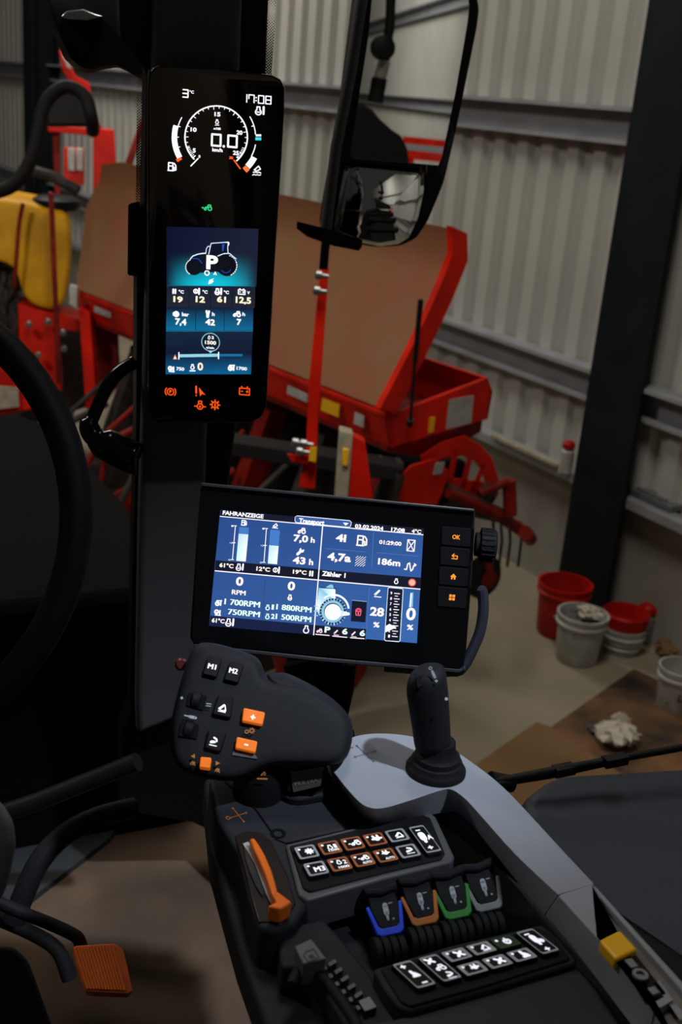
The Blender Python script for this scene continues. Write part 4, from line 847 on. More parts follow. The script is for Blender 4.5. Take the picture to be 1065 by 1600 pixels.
m = M(); m.tube(smooth_path([onz(x, y, Z0 - .010) for x, y in [(455, 1540), (463, 1522), (480, 1515), (505, 1530), (530, 1560), (556, 1600), (570, 1640)]]), .004); obj('curved_edge', m, GRY, ac)
# hydraulic levers
def lever(cx_, cy_, mt, cname, extra):
    P = onz(cx_, cy_ + 46, 1.832)
    o = thing('hydraulic_lever', '%s hydraulic lever with a black paddle, %s' % (cname, extra), 'lever', P, 'hydraulic levers on the armrest')
    G = at(cx_, cy_, proj(P)[1] - .012)
    n = (CAM - G).normalized() * .75 + UP * .35; n.normalize(); U = V((1, -.12, 0)); U = (U - n * U.dot(n)).normalized(); D_ = -(n.cross(U)); D_ = D_ if D_.z < 0 else -D_
    s_ = proj(G)[1] / F_PX * 1.06
    f = lambda x, y, h=0: G + U * x * s_ + D_ * y * s_ + n * h
    m = M(); front = [(-22, -34), (20, -34), (22, -8), (15, 22), (-12, 22), (-21, -8)]; m.prism(rnd([f(x, y) for x, y in front], .12), [p - n * .012 for p in rnd([f(x, y) for x, y in front], .12)]); obj('paddle', m, BLK, o, bevel=.001)
    m = M(); rings = []
    for k in range(7):
        x = -25 + 50 * k / 6; dz = abs(k - 3) / 3 * 5; rings.append([f(x, -26 - dz, .004), f(x, -36 - dz, .005), f(x, -42 - dz, -.004), f(x, -40 - dz, -.018), f(x, -26, -.018)])
    m.loft(rings); obj('finger_cap', m, GRY, o, smooth=50, bevel=.0015)
    m = M(); uo = [(-28, -14), (-23, -16), (-15, 16), (-10, 20), (12, 20), (16, 16), (22, -16), (27, -14), (21, 26), (15, 31), (-13, 31), (-20, 27)]
    m.prism([f(x, y, .001) for x, y in uo], [f(x, y, -.011) for x, y in uo]); obj('coloured_trim', m, mt, o, bevel=.0008)
    cvv = Canvas(lambda x, y, h: f(x, y, h), (1, 0), (0, 1), .0003, base=.0003); cvv.icon('cyl', 1, -2, 26, (.35, .40, .45), .1); cvv.line([(7, -14), (12, -14)], 1.6, (.3, .33, .36)); cvv.disc(9, 9, 1.6, (.3, .33, .36), 8)
    obj('symbol', cvv.m, PRINT, o, smooth=0)
    m = M(); m.prism([f(-13, 24, -.004), f(13, 24, -.004), P + V((.014, -.004, 0)), P + V((-.014, -.004, 0))], [f(-13, 24, -.014), f(13, 24, -.014), P + V((.014, .012, 0)), P + V((-.014, .012, 0))]); obj('stem', m, BLK, o)
    m = M()
    ax_ = V((1, -.12, 0)).normalized(); c1 = onz(cx_ + 3, cy_ + 57, 1.842)
    for k in range(4): m.lathe(c1 + ax_ * (k - 2) * .0065, ax_, [(.009, .0), (.011, .001), (.011, .0055), (.009, .0065)], 20)
    obj('thumb_roller', m, GRY, o)
for a in ((603, 1428, BLU, 'blue trimmed', 'leftmost of the row'), (657, 1412, BRO, 'orange trimmed', 'second in the row'), (708, 1402, GRN, 'green trimmed', 'third in the row'), (756, 1390, GYT, 'grey trimmed', 'nearest the silver rail')): lever(*a)
# ================================================================= joystick
JP = onz(680, 1204, ZT)
js = thing('joystick', 'black joystick with a rubber boot standing on the silver surround', 'joystick', JP)
m = M(); m.lathe(JP, UP, [(.0265, 0), (.0265, .003), (.0245, .006), (.0235, .007), (.0225, .0105), (.0205, .0115), (.020, .016), (.018, .017), (.0165, .020), (.015, .024), (.0145, .030)], 48); obj('boot', m, BLKR, js, smooth=40)
fwd = V((JP.x, JP.y, 0)).normalized(); rt_ = V((fwd.y, -fwd.x, 0))
m = M(); rings = []
for y, xl, xr, dp in ((1172, 648, 704, .016), (1155, 646, 704, .0165), (1130, 643, 703, .017), (1100, 638, 701, .018), (1080, 634.5, 700, .019), (1066, 635, 698, .019), (1056, 640, 697, .018), (1048, 648, 695, .015), (1043, 657, 691, .010), (1041, 664, 687, .005)):
    a, b = onp(xl, y, JP, -fwd), onp(xr, y, JP, -fwd); c_ = (a + b) / 2; hw = (b - a).length / 2
    slope = (b - a).normalized()
    rings.append([c_ + slope * hw * math.copysign(abs(math.cos(t)) ** .85, math.cos(t)) + fwd * dp * math.copysign(abs(math.sin(t)) ** .85, math.sin(t)) for t in [2 * math.pi * k / 28 for k in range(28)]])
m.loft(rings); obj('grip', m, GRY, js, sub=1, smooth=180)
JN = (CAM - at(668, 1065, 1.0)).normalized() * .85 + UP * .4; JN.normalize(); JPt = onp(660, 1068, JP, -fwd) - fwd * .026
m = M(); q = [(648, 1058), (662, 1054), (667, 1068), (652, 1077)]; m.prism([onp(x, y, JPt, JN) for x, y in q], [onp(x, y, JPt, JN) - JN * .016 for x, y in q]); obj('rocker', m, PIT, js, bevel=.0008)
cv = pxcanvas(onp(678, 1058, JP, -fwd) - fwd * .0205, (-fwd * .9 + UP * .45).normalized(), V((1, -.1, 0)), base=0.0); cv.ring(672, 1044, 2.2, 1, (.4, .42, .44)); cv.line([(675, 1049), (679, 1058)], 4, (.4, .42, .44)); cv.icon('plus', 681.5, 1064, 7, (.45, .45, .48), .12); cv.disc(697, 1092, 2.6, (.5, .5, .55)); obj('symbols', cv.m, PRINT, js, smooth=0)
# ================================================================= multifunction handle
HC = at(390, 1110, .985); HN = (CAM - HC).normalized() * .9 + UP * .28; HN.normalize()
mh = thing('multifunction_handle', 'large charcoal multifunction handle covered with M1, M2 and orange buttons', 'control handle', onz(475, 1225, Z0))
def zz(x, y): return (250 + .3005 * x, 990 + .3005 * y)
ol = [zz(*p) for p in [(205, 38), (300, 50), (400, 80), (480, 108), (515, 130), (532, 165), (548, 215), (575, 250), (700, 240), (850, 310), (950, 380), (1000, 450), (1005, 520), (990, 610), (960, 665), (900, 692), (780, 690), (650, 690), (600, 690), (540, 700), (470, 740), (400, 772), (300, 765), (200, 752), (110, 720), (70, 670), (55, 600), (50, 500), (65, 400), (95, 290), (130, 170), (165, 75)]]
def hpx(pts, off=0.0): return [onp(x, y, HC + HN * off, HN) for x, y in pts]
def inset(pts, d):
    n = len(pts); out = []; ar = sum(pts[i][0] * pts[(i + 1) % n][1] - pts[(i + 1) % n][0] * pts[i][1] for i in range(n)); sg = 1 if ar > 0 else -1
    for i in range(n):
        a, b, c_ = V(pts[i - 1]), V(pts[i]), V(pts[(i + 1) % n]); t = ((b - a).normalized() + (c_ - b).normalized()).normalized(); q = V((-t.y, t.x)) * sg * d; out.append((b.x + q.x, b.y + q.y))
    return out
m = M(); m.loft([hpx(inset(ol, 16), .006), hpx(inset(ol, 9), .005), hpx(inset(ol, 3), .000), hpx(ol, -.008), hpx(inset(ol, 0), -.026), hpx(inset(ol, 5), -.040), hpx(inset(ol, 14), -.048)])
obj('body', m, GRY, mh, sub=1, smooth=180)
pr = [zz(*p) for p in [(540, 200), (590, 205), (640, 196), (700, 218), (800, 270), (900, 335), (970, 400), (1003, 470), (1000, 560), (900, 560), (760, 470), (640, 380), (560, 300)]]
m = M(); m.loft([hpx(inset(pr, 12), .004), hpx(inset(pr, 5), -.004), hpx(inset(pr, 1), -.018), hpx(pr, -.030), hpx(inset(pr, 4), -.046), hpx(inset(pr, 14), -.054)]); obj('palm_rest', m, GRY, mh, sub=2, smooth=180)
def zh(x, y): return (260 + .15962 * x, 990 + .15962 * y)
def hbut(name, quad, mt, icons=(), h=.010, lit=WHITE, par=mh, z0=.0, bev=.0012):
    q = rnd(hpx([zh(*p) for p in quad], z0 + h), .10, 2); m = M(); m.prism(q, [p - HN * (h + .004) for p in q]); o = obj(name, m, mt, par, bevel=bev)
    if icons:
        cvb = pxcanvas(HC + HN * (z0 + h), HN, UX, base=.0003)
        for ic in icons:
            x, y = zh(ic[1], ic[2])
            if ic[0].startswith('T:'): cvb.text(ic[0][2:], x, y, ic[3], ic[4], lit, .035)
            else: cvb.icon(ic[0], x, y, ic[3], lit, ic[4] if len(ic) > 4 else .15)
        obj('symbol', cvb.m, EM, o, smooth=0)
    return o
ux = hpx([(300, 1050), (400, 1072)]); UX = (ux[1] - ux[0]).normalized()
hbut('button', [(410, 215), (545, 245), (490, 430), (350, 395)], BLK, [('T:M1', 402, 338, 12.5, 8)])
hbut('button', [(620, 270), (760, 300), (700, 485), (560, 450)], BLK, [('T:M2', 610, 380, 13, 8)])
hbut('button', [(510, 590), (655, 620), (630, 830), (445, 790)], BLK, [('liftup', 548, 725, 14, .13)])
hbut('button', [(410, 935), (590, 965), (530, 1160), (370, 1120)], BLK, [('liftdn', 462, 1055, 14, .13)])
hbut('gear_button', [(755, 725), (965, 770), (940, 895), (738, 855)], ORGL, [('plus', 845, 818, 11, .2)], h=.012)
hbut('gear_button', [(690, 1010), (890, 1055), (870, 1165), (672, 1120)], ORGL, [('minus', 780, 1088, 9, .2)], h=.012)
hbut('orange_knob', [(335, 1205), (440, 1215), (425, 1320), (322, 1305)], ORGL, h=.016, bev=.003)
for q in ([(215, 575), (395, 610), (360, 750), (195, 700)], [(140, 860), (320, 890), (300, 1030), (120, 1000)]):
    hbut('roller_recess', q, PIT, h=.0075, bev=0); cq_ = [sum(p[0] for p in q) / 4, sum(p[1] for p in q) / 4]
    m = M(); c_ = hpx([zh(*cq_)], .004)[0]; m.lathe(c_ - UX * .004, UX, [(.006, 0), (.0075, .001), (.0075, .007), (.006, .008)], 20); obj('roller', m, BLKR, mh)
hbut('minus_ledge', [(650, 1150), (870, 1185), (895, 1230), (640, 1190)], mat('ledge_grey', (.07, .075, .09), .5), h=.007)
cv = pxcanvas(HC + HN * .0105, HN, UX, base=0.0); g_ = (.45, .47, .5)
x, y = zh(150, 630); cv.icon('plus', x, y, 7, g_, .1); x, y = zh(415, 690); cv.line([(x - 3.5, y - 1), (x + 3.5, y)], 1.3, g_); cv.line([(x - 4, y + 2.5), (x + 3, y + 3.5)], 1.3, g_)
x, y = zh(240, 812); cv.line([(x - 10, y - 2), (x - 4, y - .5)], 2, g_); cv.line([(x - 2, y), (x + 7, y + 2)], 4.5, g_)
cv.lay = 2; oc = (.5, .18, .03)
x, y = zh(835, 950); cv.icon('gear', x, y, 10, oc, .13); x, y = zh(785, 960); cv.ring(x, y, 2.6, 1.2, oc)
for a, b, sgn in ((260, 1200, -1), (500, 1268, 1)):
    x, y = zh(a, b); cv.poly([(x + sgn * 4, y), (x - sgn * 3, y - 3.5), (x - sgn * 3, y + 3.5)], oc); cv.text('/R', x - 5, y + 13, 9, 6, oc)
obj('symbols', cv.m, PRINT, mh, smooth=0)
# stem with label and boot
SB = onz(475, 1234, Z0)
sx, sy = V((1, 0, 0)), V((0, 1, 0))
def rrect(c, w, d, h): return rnd([c + V((-w, -d, h)), c + V((w, -d, h)), c + V((w, d, h)), c + V((-w, d, h))], .45, 4)
m = M(); m.loft([rrect(SB, .026, .022, .0), rrect(SB, .026, .022, .006), rrect(SB, .0225, .019, .008), rrect(SB, .0225, .019, .014), rrect(SB, .019, .016, .016), rrect(SB, .019, .016, .022), rrect(SB, .016, .013, .026)]); obj('boot', m, BLKR, mh, smooth=40, bevel=.001)
nq = [(454, 1206), (506, 1198), (500, 1228), (458, 1238)]
LP = at(480, 1218, .985); LN = (CAM - LP); LN.z = 0; LN.normalize(); LN = (LN + UP * .2).normalized()
m = M(); m.prism([onp(x, y, LP, LN) for x, y in nq], [onp(x, y, LP, LN) - LN * .022 for x, y in nq]); m.prism([onp(x, y, LP, LN) - LN * .002 for x, y in [(440, 1190), (512, 1186), (502, 1228), (450, 1238)]], [onp(x, y, LP, LN) - LN * .03 for x, y in [(440, 1190), (512, 1186), (502, 1228), (450, 1238)]], 1); obj('stem', m, [mat('stem_plate', (.075, .068, .06), .5), BLK], mh)
cv = pxcanvas(LP, LN, onp(506, 1200, LP, LN) - onp(456, 1209, LP, LN), base=.0004); cv.text('MULTRA', 461, 1228.5, 36, 6.5, (.22, .21, .2)); obj('name_lettering', cv.m, PRINT, mh, smooth=0)
m = M(); bc = at(404, 1222, 1.0); m.lathe(bc - UP * .03, UP, [(.020, 0), (.022, .004), (.0225, .04), (.020, .05)], 28); obj('lower_barrel', m, BLK, mh)
cv = pxcanvas(bc - ray(404, 1222) * .03, (CAM - bc).normalized(), V((1, -.1, 0)), base=0.0); cv.icon('tractor', 411, 1209, 8, oc, .1); cv.line([(402, 1216.5), (417, 1217)], 2.4, oc); obj('barrel_symbol', cv.m, PRINT, mh, smooth=0)
m = M(); m.lathe(at(283, 1038, 1.03), ray(283, 1038), [(.004, 0), (.006, .004), (.006, .012)], 12); obj('side_button', m, mat('dark_red_button', (.07, .004, .003), .4), mh)
# ================================================================= terminal
tq = quad3([(315, 757), (740, 798), (725, 1047), (298, 1005)], 1.15)
TU = (tq[1] - tq[0]).normalized(); TV = (tq[3] - tq[0]).normalized(); TN = TU.cross(TV).normalized()
if TN.dot(CAM - tq[0]) < 0: TN = -TN
T0 = tq[0]
def tpx(pts, off=0.0): return [onp(x, y, T0 + TN * off, TN) for x, y in pts]
tm = thing('display_terminal', 'wide black display terminal showing FAHRANZEIGE on a blue screen', 'display', at(510, 1040, 1.2))
ho = [(315, 758), (527, 778), (741, 799), (742, 803), (737, 900), (726, 1040), (718, 1047), (500, 1027), (303, 1007), (297, 996), (303, 900), (312, 763)]
m = M(); m.loft([tpx(inset(ho, 3), 0), tpx(inset(ho, .6), -.002), tpx(ho, -.006), tpx(ho, -.024), tpx(inset(ho, 12), -.038)]); obj('housing', m, GLB, tm, bevel=0, smooth=30)
m = M(); m.prism(tpx([(315, 754), (741, 795), (741, 800), (315, 760)], .004), tpx([(315, 754), (741, 795), (741, 800), (315, 760)], -.03)); obj('edge_lip', m, mat('lip_plastic', (.022, .022, .025), .4), tm, bevel=.001); m = M(); m.prism(tpx([(303, 1006), (500, 1027), (722, 1046), (726, 1040), (727, 1047), (718, 1052), (500, 1034), (303, 1012)], .006), tpx([(303, 1006), (500, 1027), (722, 1046), (726, 1040), (727, 1047), (718, 1052), (500, 1034), (303, 1012)], -.02)); obj('edge_lip', m, mat('lip_plastic', (.022, .022, .025), .4), tm, bevel=.001)
for (y0, y1), ic in zip(((824, 853), (856, 884), (887, 915), (918, 949)), ('T:OK', 'back', 'home', 'squares')):
    yc = (y0 + y1) / 2; xs = 712 - (yc - 839) * .065; m = M(); q = [(xs - 22, y0 - 2), (xs + 24, y0 + 2), (xs + 22, y1 + 2), (xs - 23, y1 - 2)]; m.prism(rnd(tpx(q, .0015), .08, 2), rnd(tpx(q, -.001), .08, 2)); b_ = obj('key', m, mat('key_black', (.006, .006, .007), .5, spec=.1), tm, bevel=.0004)
    cvb = pxcanvas(T0 + TN * .0015, TN, TU, base=.0002); oc2 = (1.2, .36, .03)
    if ic == 'T:OK': cvb.text('OK', xs - 6, yc + 3.6, 12.5, 7, oc2, .03)
    else: cvb.icon(ic, xs, yc, 10.5, oc2, .13)
    obj('symbol', cvb.m, EM, b_, smooth=0)
m = M(); kc = tpx([(742, 850)], -.014)[0]; m.lathe(kc, TU, [(.012, 0), (.0125, .004), (.0165, .005), (.0165, .019), (.0145, .021), (.005, .021)], 32)
for k in range(20):
    a = 2 * math.pi * k / 20; m.box(kc + TU * .012 + (TN * math.cos(a) + TV * math.sin(a)) * .0166, (.013, .0015, .0015), (TU, TV, TN))
obj('rotary_knob', m, BLKR, tm)
m = M(); gpth = tpx([(753, 922), (755, 950), (750, 985), (738, 1015), (722, 1043), (700, 1049), (600, 1041)], -.006)
m.tube(smooth_path(gpth, 3), .0055, 10); m.tube([gpth[0], tpx([(751, 925)], -.03)[0]], .005); obj('grab_rail', m, mat('rail_dark', (.02, .022, .032), .4), tm)
m = M(); a = tpx([(490, 1020)], -.078)[0]; b = a + V((0, .0, -.06)); m.tube([a + UP * .03, a, b, onz(520, 1160, 1.84)], [.035, .030, .024, .024]); m.tube([tpx([(540, 1035)], -.045)[0], tpx([(535, 1075)], -.05)[0], tpx([(525, 1120)], -.06)[0]], .012); m.tube([tpx([(462, 1035)], -.045)[0], tpx([(472, 1075)], -.05)[0], tpx([(500, 1120)], -.06)[0]], .014); obj('mounting_arm', m, BLKR, tm)
# terminal screen
cv = pxcanvas(T0, TN, TU, base=.0003); c = cv; S = lambda *q: [lin(x) for x in q]
def lc(*a): return lin(a)
NAVY, BLUE, BLUE2 = lc(12, 16, 38), lc(38, 74, 140), lc(52, 92, 165); WT = (1.15, 1.12, 1.2); WW = (1.15, 1.0, .95); GW = (.85, 1.15, .95)
TL, TR, BR, BL = (344, 796), (661.7, 826), (651, 1005), (326.4, 978)
c.poly([TL, TR, BR, BL], [BLUE, lc(42, 84, 150), lc(56, 104, 176), lc(50, 88, 155)])
c.lay = 2
c.poly([TL, TR, (661.3, 835), (343.4, 806.5)], NAVY)
c.poly([(337, 875.4), (498, 889.5), (496.7, 906.2), (335.4, 891.6)], NAVY); c.poly([(498.3, 890.1), (657.7, 902.6), (656.6, 920), (497, 906)], NAVY)
c.poly([(328.4, 961.8), (491.5, 976.5), (490, 992), BL], [lc(18, 28, 66)] * 4); c.poly([(491.5, 976.7), (572, 983), (571, 998), (490, 991.5)], NAVY)
c.lay = 3
c.line([(343.4, 806.7), (661.2, 835.6)], 1.3, WT, caps=False); c.line([(335.4, 891.8), (656.4, 920.6)], 1.5, WT, caps=False); c.line([(503.8, 822), (489.7, 992.5)], 1.6, WT, caps=False)
thn = lc(90, 125, 190)
c.line([(583.3, 832), (580.4, 888)], .7, thn, caps=False); c.line([(508, 857), (570, 862.5)], .7, thn, caps=False); c.line([(588, 863.5), (652, 869)], .7, thn, caps=False); c.line([(414, 905), (410, 968)], .6, lc(30, 60, 120), caps=False); c.line([(577, 918), (571, 1000)], .6, thn, caps=False)
dd = [(461, 808), (464, 806), (546, 813.5), (548.6, 816), (547.6, 822), (545, 824), (463, 816.5), (460.6, 814)]
c.poly(dd, BLUE2); c.line(dd, 1.0, WT, True); c.lay = 4
c.poly([(535.5, 816.5), (544.5, 817.3), (539.7, 821.5)], WT)
T = c.text
T('FAHRANZEIGE', 347.5, 804.2, 64, 6.6, WT, .035); T('Transport', 466.5, 816.5, 40, 7.2, WT); T('03.02.2024', 554, 825, 44.5, 6.4, WT); T('17:08', 610.5, 830.2, 21.5, 6.4, WT); T('4°C', 642.5, 832.8, 15, 6.6, WW)
def fuelbar(tl, tr, br, bl, f):
    mid = lambda a, b: (a[0] + (b[0] - a[0]) * f, a[1] + (b[1] - a[1]) * f)
    c.poly([tl, tr, br, bl], lc(70, 125, 200)); c.lay = 5; c.poly([mid(tl, bl), mid(tr, br), br, bl], [lc(200, 225, 255), lc(235, 245, 255), (1.1, 1.2, 1.1), (.7, 1.1, 1.0)]); c.lay = 4
    k = V((bl[0] - tl[0], bl[1] - tl[1])); o = V(tl) + V((-6, -1.6)); e = o + k
    c.line([o, e], 1.1, WT)
    for t_, n_ in ((0, '1'), (.5, '1/2'), (1, '0')):
        p = o + k * t_; c.line([p + V((2, 0)), p - V((2.5, .3))], 1.0, WT); c.text(n_, p.x - 6.5, p.y + 1.2, 3.2 if len(n_) == 1 else 4, 2.4, WT, 0)
fuelbar((373.6, 823.3), (388.8, 824.5), (383.7, 877.4), (368.9, 876.2), .20); fuelbar((422.1, 827.5), (437.3, 828.8), (432.6, 881.6), (418.2, 880.4), .46)
I = c.icon
I('fuel', 381.2, 817, 9.5, WT); I('def', 429.7, 821.6, 9, WT); I('tractor', 471.1, 829.5, 12.5, WW); T('7,0', 457.8, 845.2, 23, 10.5, WW); T('h', 484.8, 847.8, 6.5, 8.5, WW); I('wrench', 468.6, 861.8, 12, WW, .16); T('43', 456.6, 880.6, 20, 11.5, WW); T('h', 482, 882.6, 6.8, 9.5, WW)
T('61°C', 342.4, 886, 22, 7, WW); I('ength', 374.5, 886.2, 12.5, WT, .12); T('12°C', 400, 891.6, 21.5, 7, WW); I('airth', 431.5, 890.8, 12, WT, .12); T('19°C', 457, 896.4, 21.5, 7, WW); I('thermo2', 486, 896.2, 9.5, WT)
T('0', 367.8, 914.8, 11.6, 14, WW); T('RPM', 362, 928.4, 21, 7.2, WW); T('0', 448.6, 922, 11.6, 14, WW); I('engw', 452.7, 933.4, 10, WW, .16)
T('1 700RPM', 350.5, 944.2, 55, 9, GW); T('750RPM', 355.8, 959.8, 49.5, 8.6, GW); I('rpmup', 340.9, 942.2, 11, WT); I('rpmdn', 339.8, 956.4, 11, WT)
I('engine', 418, 949, 9.5, GW); T('1', 423.8, 952.4, 3.6, 8, GW); T('1 880RPM', 431.5, 952.2, 54.5, 8.6, GW); I('engine', 417.6, 963, 9.5, GW); T('2', 423, 966.8, 5.5, 8, GW); T('1 500RPM', 430.5, 967.2, 55, 8.6, GW)
T('61°C', 330.4, 972.4, 20, 7.2, WW); I('ength', 358.8, 972.6, 14, WT, .12); I('engine', 478.2, 983.2, 14, WT, .12)
T('4l', 524, 845.8, 16, 12, WW); I('fuel', 565.4, 845, 18.5, WW, .12); T('4,7a', 510.8, 874.6, 37, 12, WW); I('hatch', 562.8, 877, 18, WW, .045); T('01:29:00', 591.8, 850, 35, 6.6, WW); I('hourglass', 641.8, 852.4, 19, WW, .08); T('186m', 589.9, 882, 35, 10.5, WW); I('wave', 640.6, 884.5, 19, WW, .1)
T('Zähler 1', 502.4, 899.6, 37, 7.6, WT); I('engine', 618.8, 908, 9.5, WT); c.disc(643.5, 910.2, 6, (1.1, .12, .08)); c.lay = 5; c.disc(643.5, 910.2, 4.3, (1.15, .55, .42)); c.lay = 4
cyn = lc(140, 205, 235); wl = (1.0, 1.15, 1.25)
c.poly([(498, 918), (523.5, 920.5), (524, 935), (529, 945), (497, 960), (494, 950)], [cyn, wl, wl, cyn, cyn, wl]); c.line([(499, 918), (525, 920)], 1.4, lc(20, 35, 70)); c.poly([(508, 918), (516, 913), (520, 914), (521, 920)], cyn)
c.line([(497, 948), (491.5, 947)], 2, cyn); c.line([(496, 955), (491, 955)], 2, cyn); c.line([(496, 962), (491, 961)], 2, cyn)
c.arc(521, 953, 23.5, -130, -5, 3, wl, 20)
c.lay = 5; c.disc(519.5, 955.5, 20.5, lc(25, 45, 80), 36)
for k in range(26):
    a = 2 * math.pi * k / 26; c.line([(519.5 + 18.5 * math.cos(a), 955.5 + 18.5 * math.sin(a)), (519.5 + 20.8 * math.cos(a), 955.5 + 20.8 * math.sin(a))], 1.7, cyn if k % 2 else wl)
c.lay = 6; c.ring(519.5, 955.5, 15.5, 4, cyn, 30); c.disc(519.8, 956.5, 12.8, (1.15, 1.2, 1.25), 30); c.poly([(519, 950), (533, 954.5), (546, 957.5), (546, 961), (532, 963), (520, 966)], (1.15, 1.2, 1.25)); c.lay = 4
lk = [(549.9, 937.8), (572.8, 940.1), (570.6, 972.5), (547.8, 970.6)]; c.poly(lk, NAVY); c.line([lk[0], lk[1]], 1, lc(150, 180, 220)); c.lay = 5; I('lock', 559.7, 956, 13.5, (1.1, .12, .22), .1); c.lay = 4
T('P', 506.4, 988.2, 9, 9.5, GW, .04); T('6', 533.9, 991, 8.6, 9.5, GW, .04); T('6', 561.2, 993.6, 8.6, 9.5, GW, .04)
pk = (1.1, .85, 1.0); I('tractor', 498.8, 985.5, 9, pk); I('lift', 525.4, 988, 9.5, pk, .12); I('lift', 552.9, 990.5, 9.5, pk, .12)
for a, b in (((492.5, 991), (514.5, 993)), ((519, 993.8), (542, 996)), ((546.8, 996.4), (569, 998))): c.line([a, b], 1.5, pk, caps=False)
I('lift', 590.3, 926.8, 13, WT, .12); T('28', 577.2, 961.8, 22, 14, WW, .035); T('%', 582.4, 980, 10, 8.5, WW)
sb = [(606.3, 918.9), (608, 918), (628, 919.8), (629.5, 921.5), (624.6, 1000.8), (622.5, 1002.6), (602, 1001), (600.4, 999)]
c.poly(sb, NAVY); c.line(sb, 1.3, (.85, 1.0, 1.15), True); c.lay = 5
for k in range(9):
    y = 927 + k * 8.4; x = 616.5 - k * .45; c.line([(x - 1, y), (x + 8, y + .8)], 1.2, WT, caps=False); c.text(str(9 - k), x - 7, y + 1.8, 2.8, 4.4, WT, .02)
    if k < 8: c.line([(x, y + 4.2), (x + 5, y + 4.7)], 1.0, WT, caps=False)
c.poly([(602.5, 978), (608, 975), (619, 980), (608, 985.5), (602, 988)], WT); c.lay = 4
c.poly([(641, 926), (645.5, 926), (644.5, 948), (638.5, 949)], cyn); c.line([(642, 928), (640.5, 948)], 2.2, WT); T('0', 633.3, 968.5, 15, 20, WW, .03); T('%', 635, 984, 10, 8.5, WW)
obj('screen', cv.m, EM, tm, smooth=0)
# ================================================================= pillar display
pd_ = thing('pillar_display', 'tall glossy black pillar display with a speed gauge and tractor picture', 'display', (pilq[2] + pilq[3]) / 2 - PN * .04)
P0_ = pilq[0]
def ppx(pts, off=0.0): return [onp(x, y, P0_ + PN * off, PN) for x, y in pts]
ho = [(248, 102), (340, 106), (425, 117), (438, 124), (445, 138), (444, 180), (430, 400), (416, 635), (408, 652), (392, 660), (320, 661), (250, 660), (238, 654), (231, 638), (231, 400), (230, 140), (234, 112)]
m = M(); m.loft([ppx(inset(ho, 3), 0), ppx(inset(ho, .8), -.001), ppx(ho, -.004), ppx(ho, -.014), ppx(inset(ho, 14), -.03)]); obj('housing', m, mat('display_glass', (.006, .006, .007), .08), pd_, smooth=30)
m = M(); m.tube(smooth_path(ppx([(232.5, 600), (232, 400), (231.5, 140), (237, 112), (250, 103)], -.003), 4), .0011, 8); obj('edge_strip', m, mat('strip_grey', (.16, .16, .17), .35), pd_)
m = M(); m.prism(ppx([(300, 200), (370, 200), (350, 560), (290, 560)], -.028), ppx([(300, 200), (370, 200), (350, 560), (290, 560)], -.06)); obj('mount', m, BLK, pd_)
def pcanv(): return pxcanvas(P0_, PN, PU, base=.0003)
cv = c = pcanv(); T, I = c.text, c.icon; WT = (1.2, 1.2, 1.3); RD = (1.15, .13, .02)
Z = lambda X, Y: (250 + .16901 * X, 120 + .16901 * Y)
c.seg7('3', 286, 140, 7.8, 11.5, WT, 2); T('°C', 295.8, 146, 7, 5, WT); obj('temperature_readout', cv.m, EM, pd_, smooth=0)
cv = c = pcanv(); T, I = c.text, c.icon
c.seg7('17:08', 381.5, 147.5, 8.2, 11.8, WT, 1.7); I('ength', 405.8, 173, 15.5, WT, .12)
obj('clock_readout', cv.m, EM, pd_, smooth=0)
cv = c = pcanv(); T, I = c.text, c.icon
gx, gy, gr = 337.6, 214.3, 48.8
c.arc(gx, gy, gr, -225.5, 50, 2.1, WT, 60)
for k in range(26):
    a = math.radians(-222 + k * 10.6)
    if k in (0, 1, 2, 24, 25): pass
    L_ = 4.6 if k % 4 == 0 else 3
    c.line([(gx + (gr - 1) * math.cos(a), gy + (gr - 1) * math.sin(a)), (gx + (gr - 1 - L_) * math.cos(a), gy + (gr - 1 - L_) * math.sin(a))], 1.0, WT, caps=False)
for k in range(8):
    for a0 in (-221, 22):
        a = math.radians(a0 + k * 3.2); c.line([(gx + (gr - 1) * math.cos(a), gy + (gr - 1) * math.sin(a)), (gx + (gr - 5) * math.cos(a), gy + (gr - 5) * math.sin(a))], .8, WT, caps=False)
for s_, x, y, w in (('5', 300.8, 238.4, 4.8), ('10', 297.4, 205.5, 9.6), ('15', 334.8, 181.6, 9.4), ('20', 369.4, 210.2, 9.2), ('25', 363.8, 242, 9)): T(s_, x, y, w, 6.8, WT)
T('0', 310, 246.6, 2.8, 4.6, WT); T('30', 358, 248.6, 6, 4.6, RD, .05)
c.line([(298.2, 259.2), (309.2, 247.8)], 2, WT); c.line([(365.5, 250.4), (375, 263.4)], 2, RD)
I('engine', 339, 190, 8, WT); c.line([(336, 195.5), (342, 195.5)], 1, WT); T('x100', 333.2, 202.4, 11.5, 3.8, WT)
c.seg7('0.0', 331.2, 209.6, 13.6, 17.6, WT, 3.0)
T('km/h', 331.4, 236.6, 16.2, 5.8, WT)
obj('speed_gauge', cv.m, EM, pd_, smooth=0)
cv = c = pcanv(); I = c.icon
k_ = .16901
def A_(r, a0, a1, w, col, n=16): c.arc(gx, gy, r * k_, a0, a1, w * k_, col, n)
A_(386, 196, 150.5, 50, (1.25, 1.25, 1.3)); A_(366, 182, 210, 9, WT); A_(400, 151.2, 147, 50, RD, 3)
for a in (196, 180, 165): A_(352, a - .6, a + .6, 16, WT, 2)
I('fuel', 268.8, 260.6, 15, WT, .13); obj('fuel_gauge', cv.m, EM, pd_, smooth=0)
cv = c = pcanv(); I = c.icon
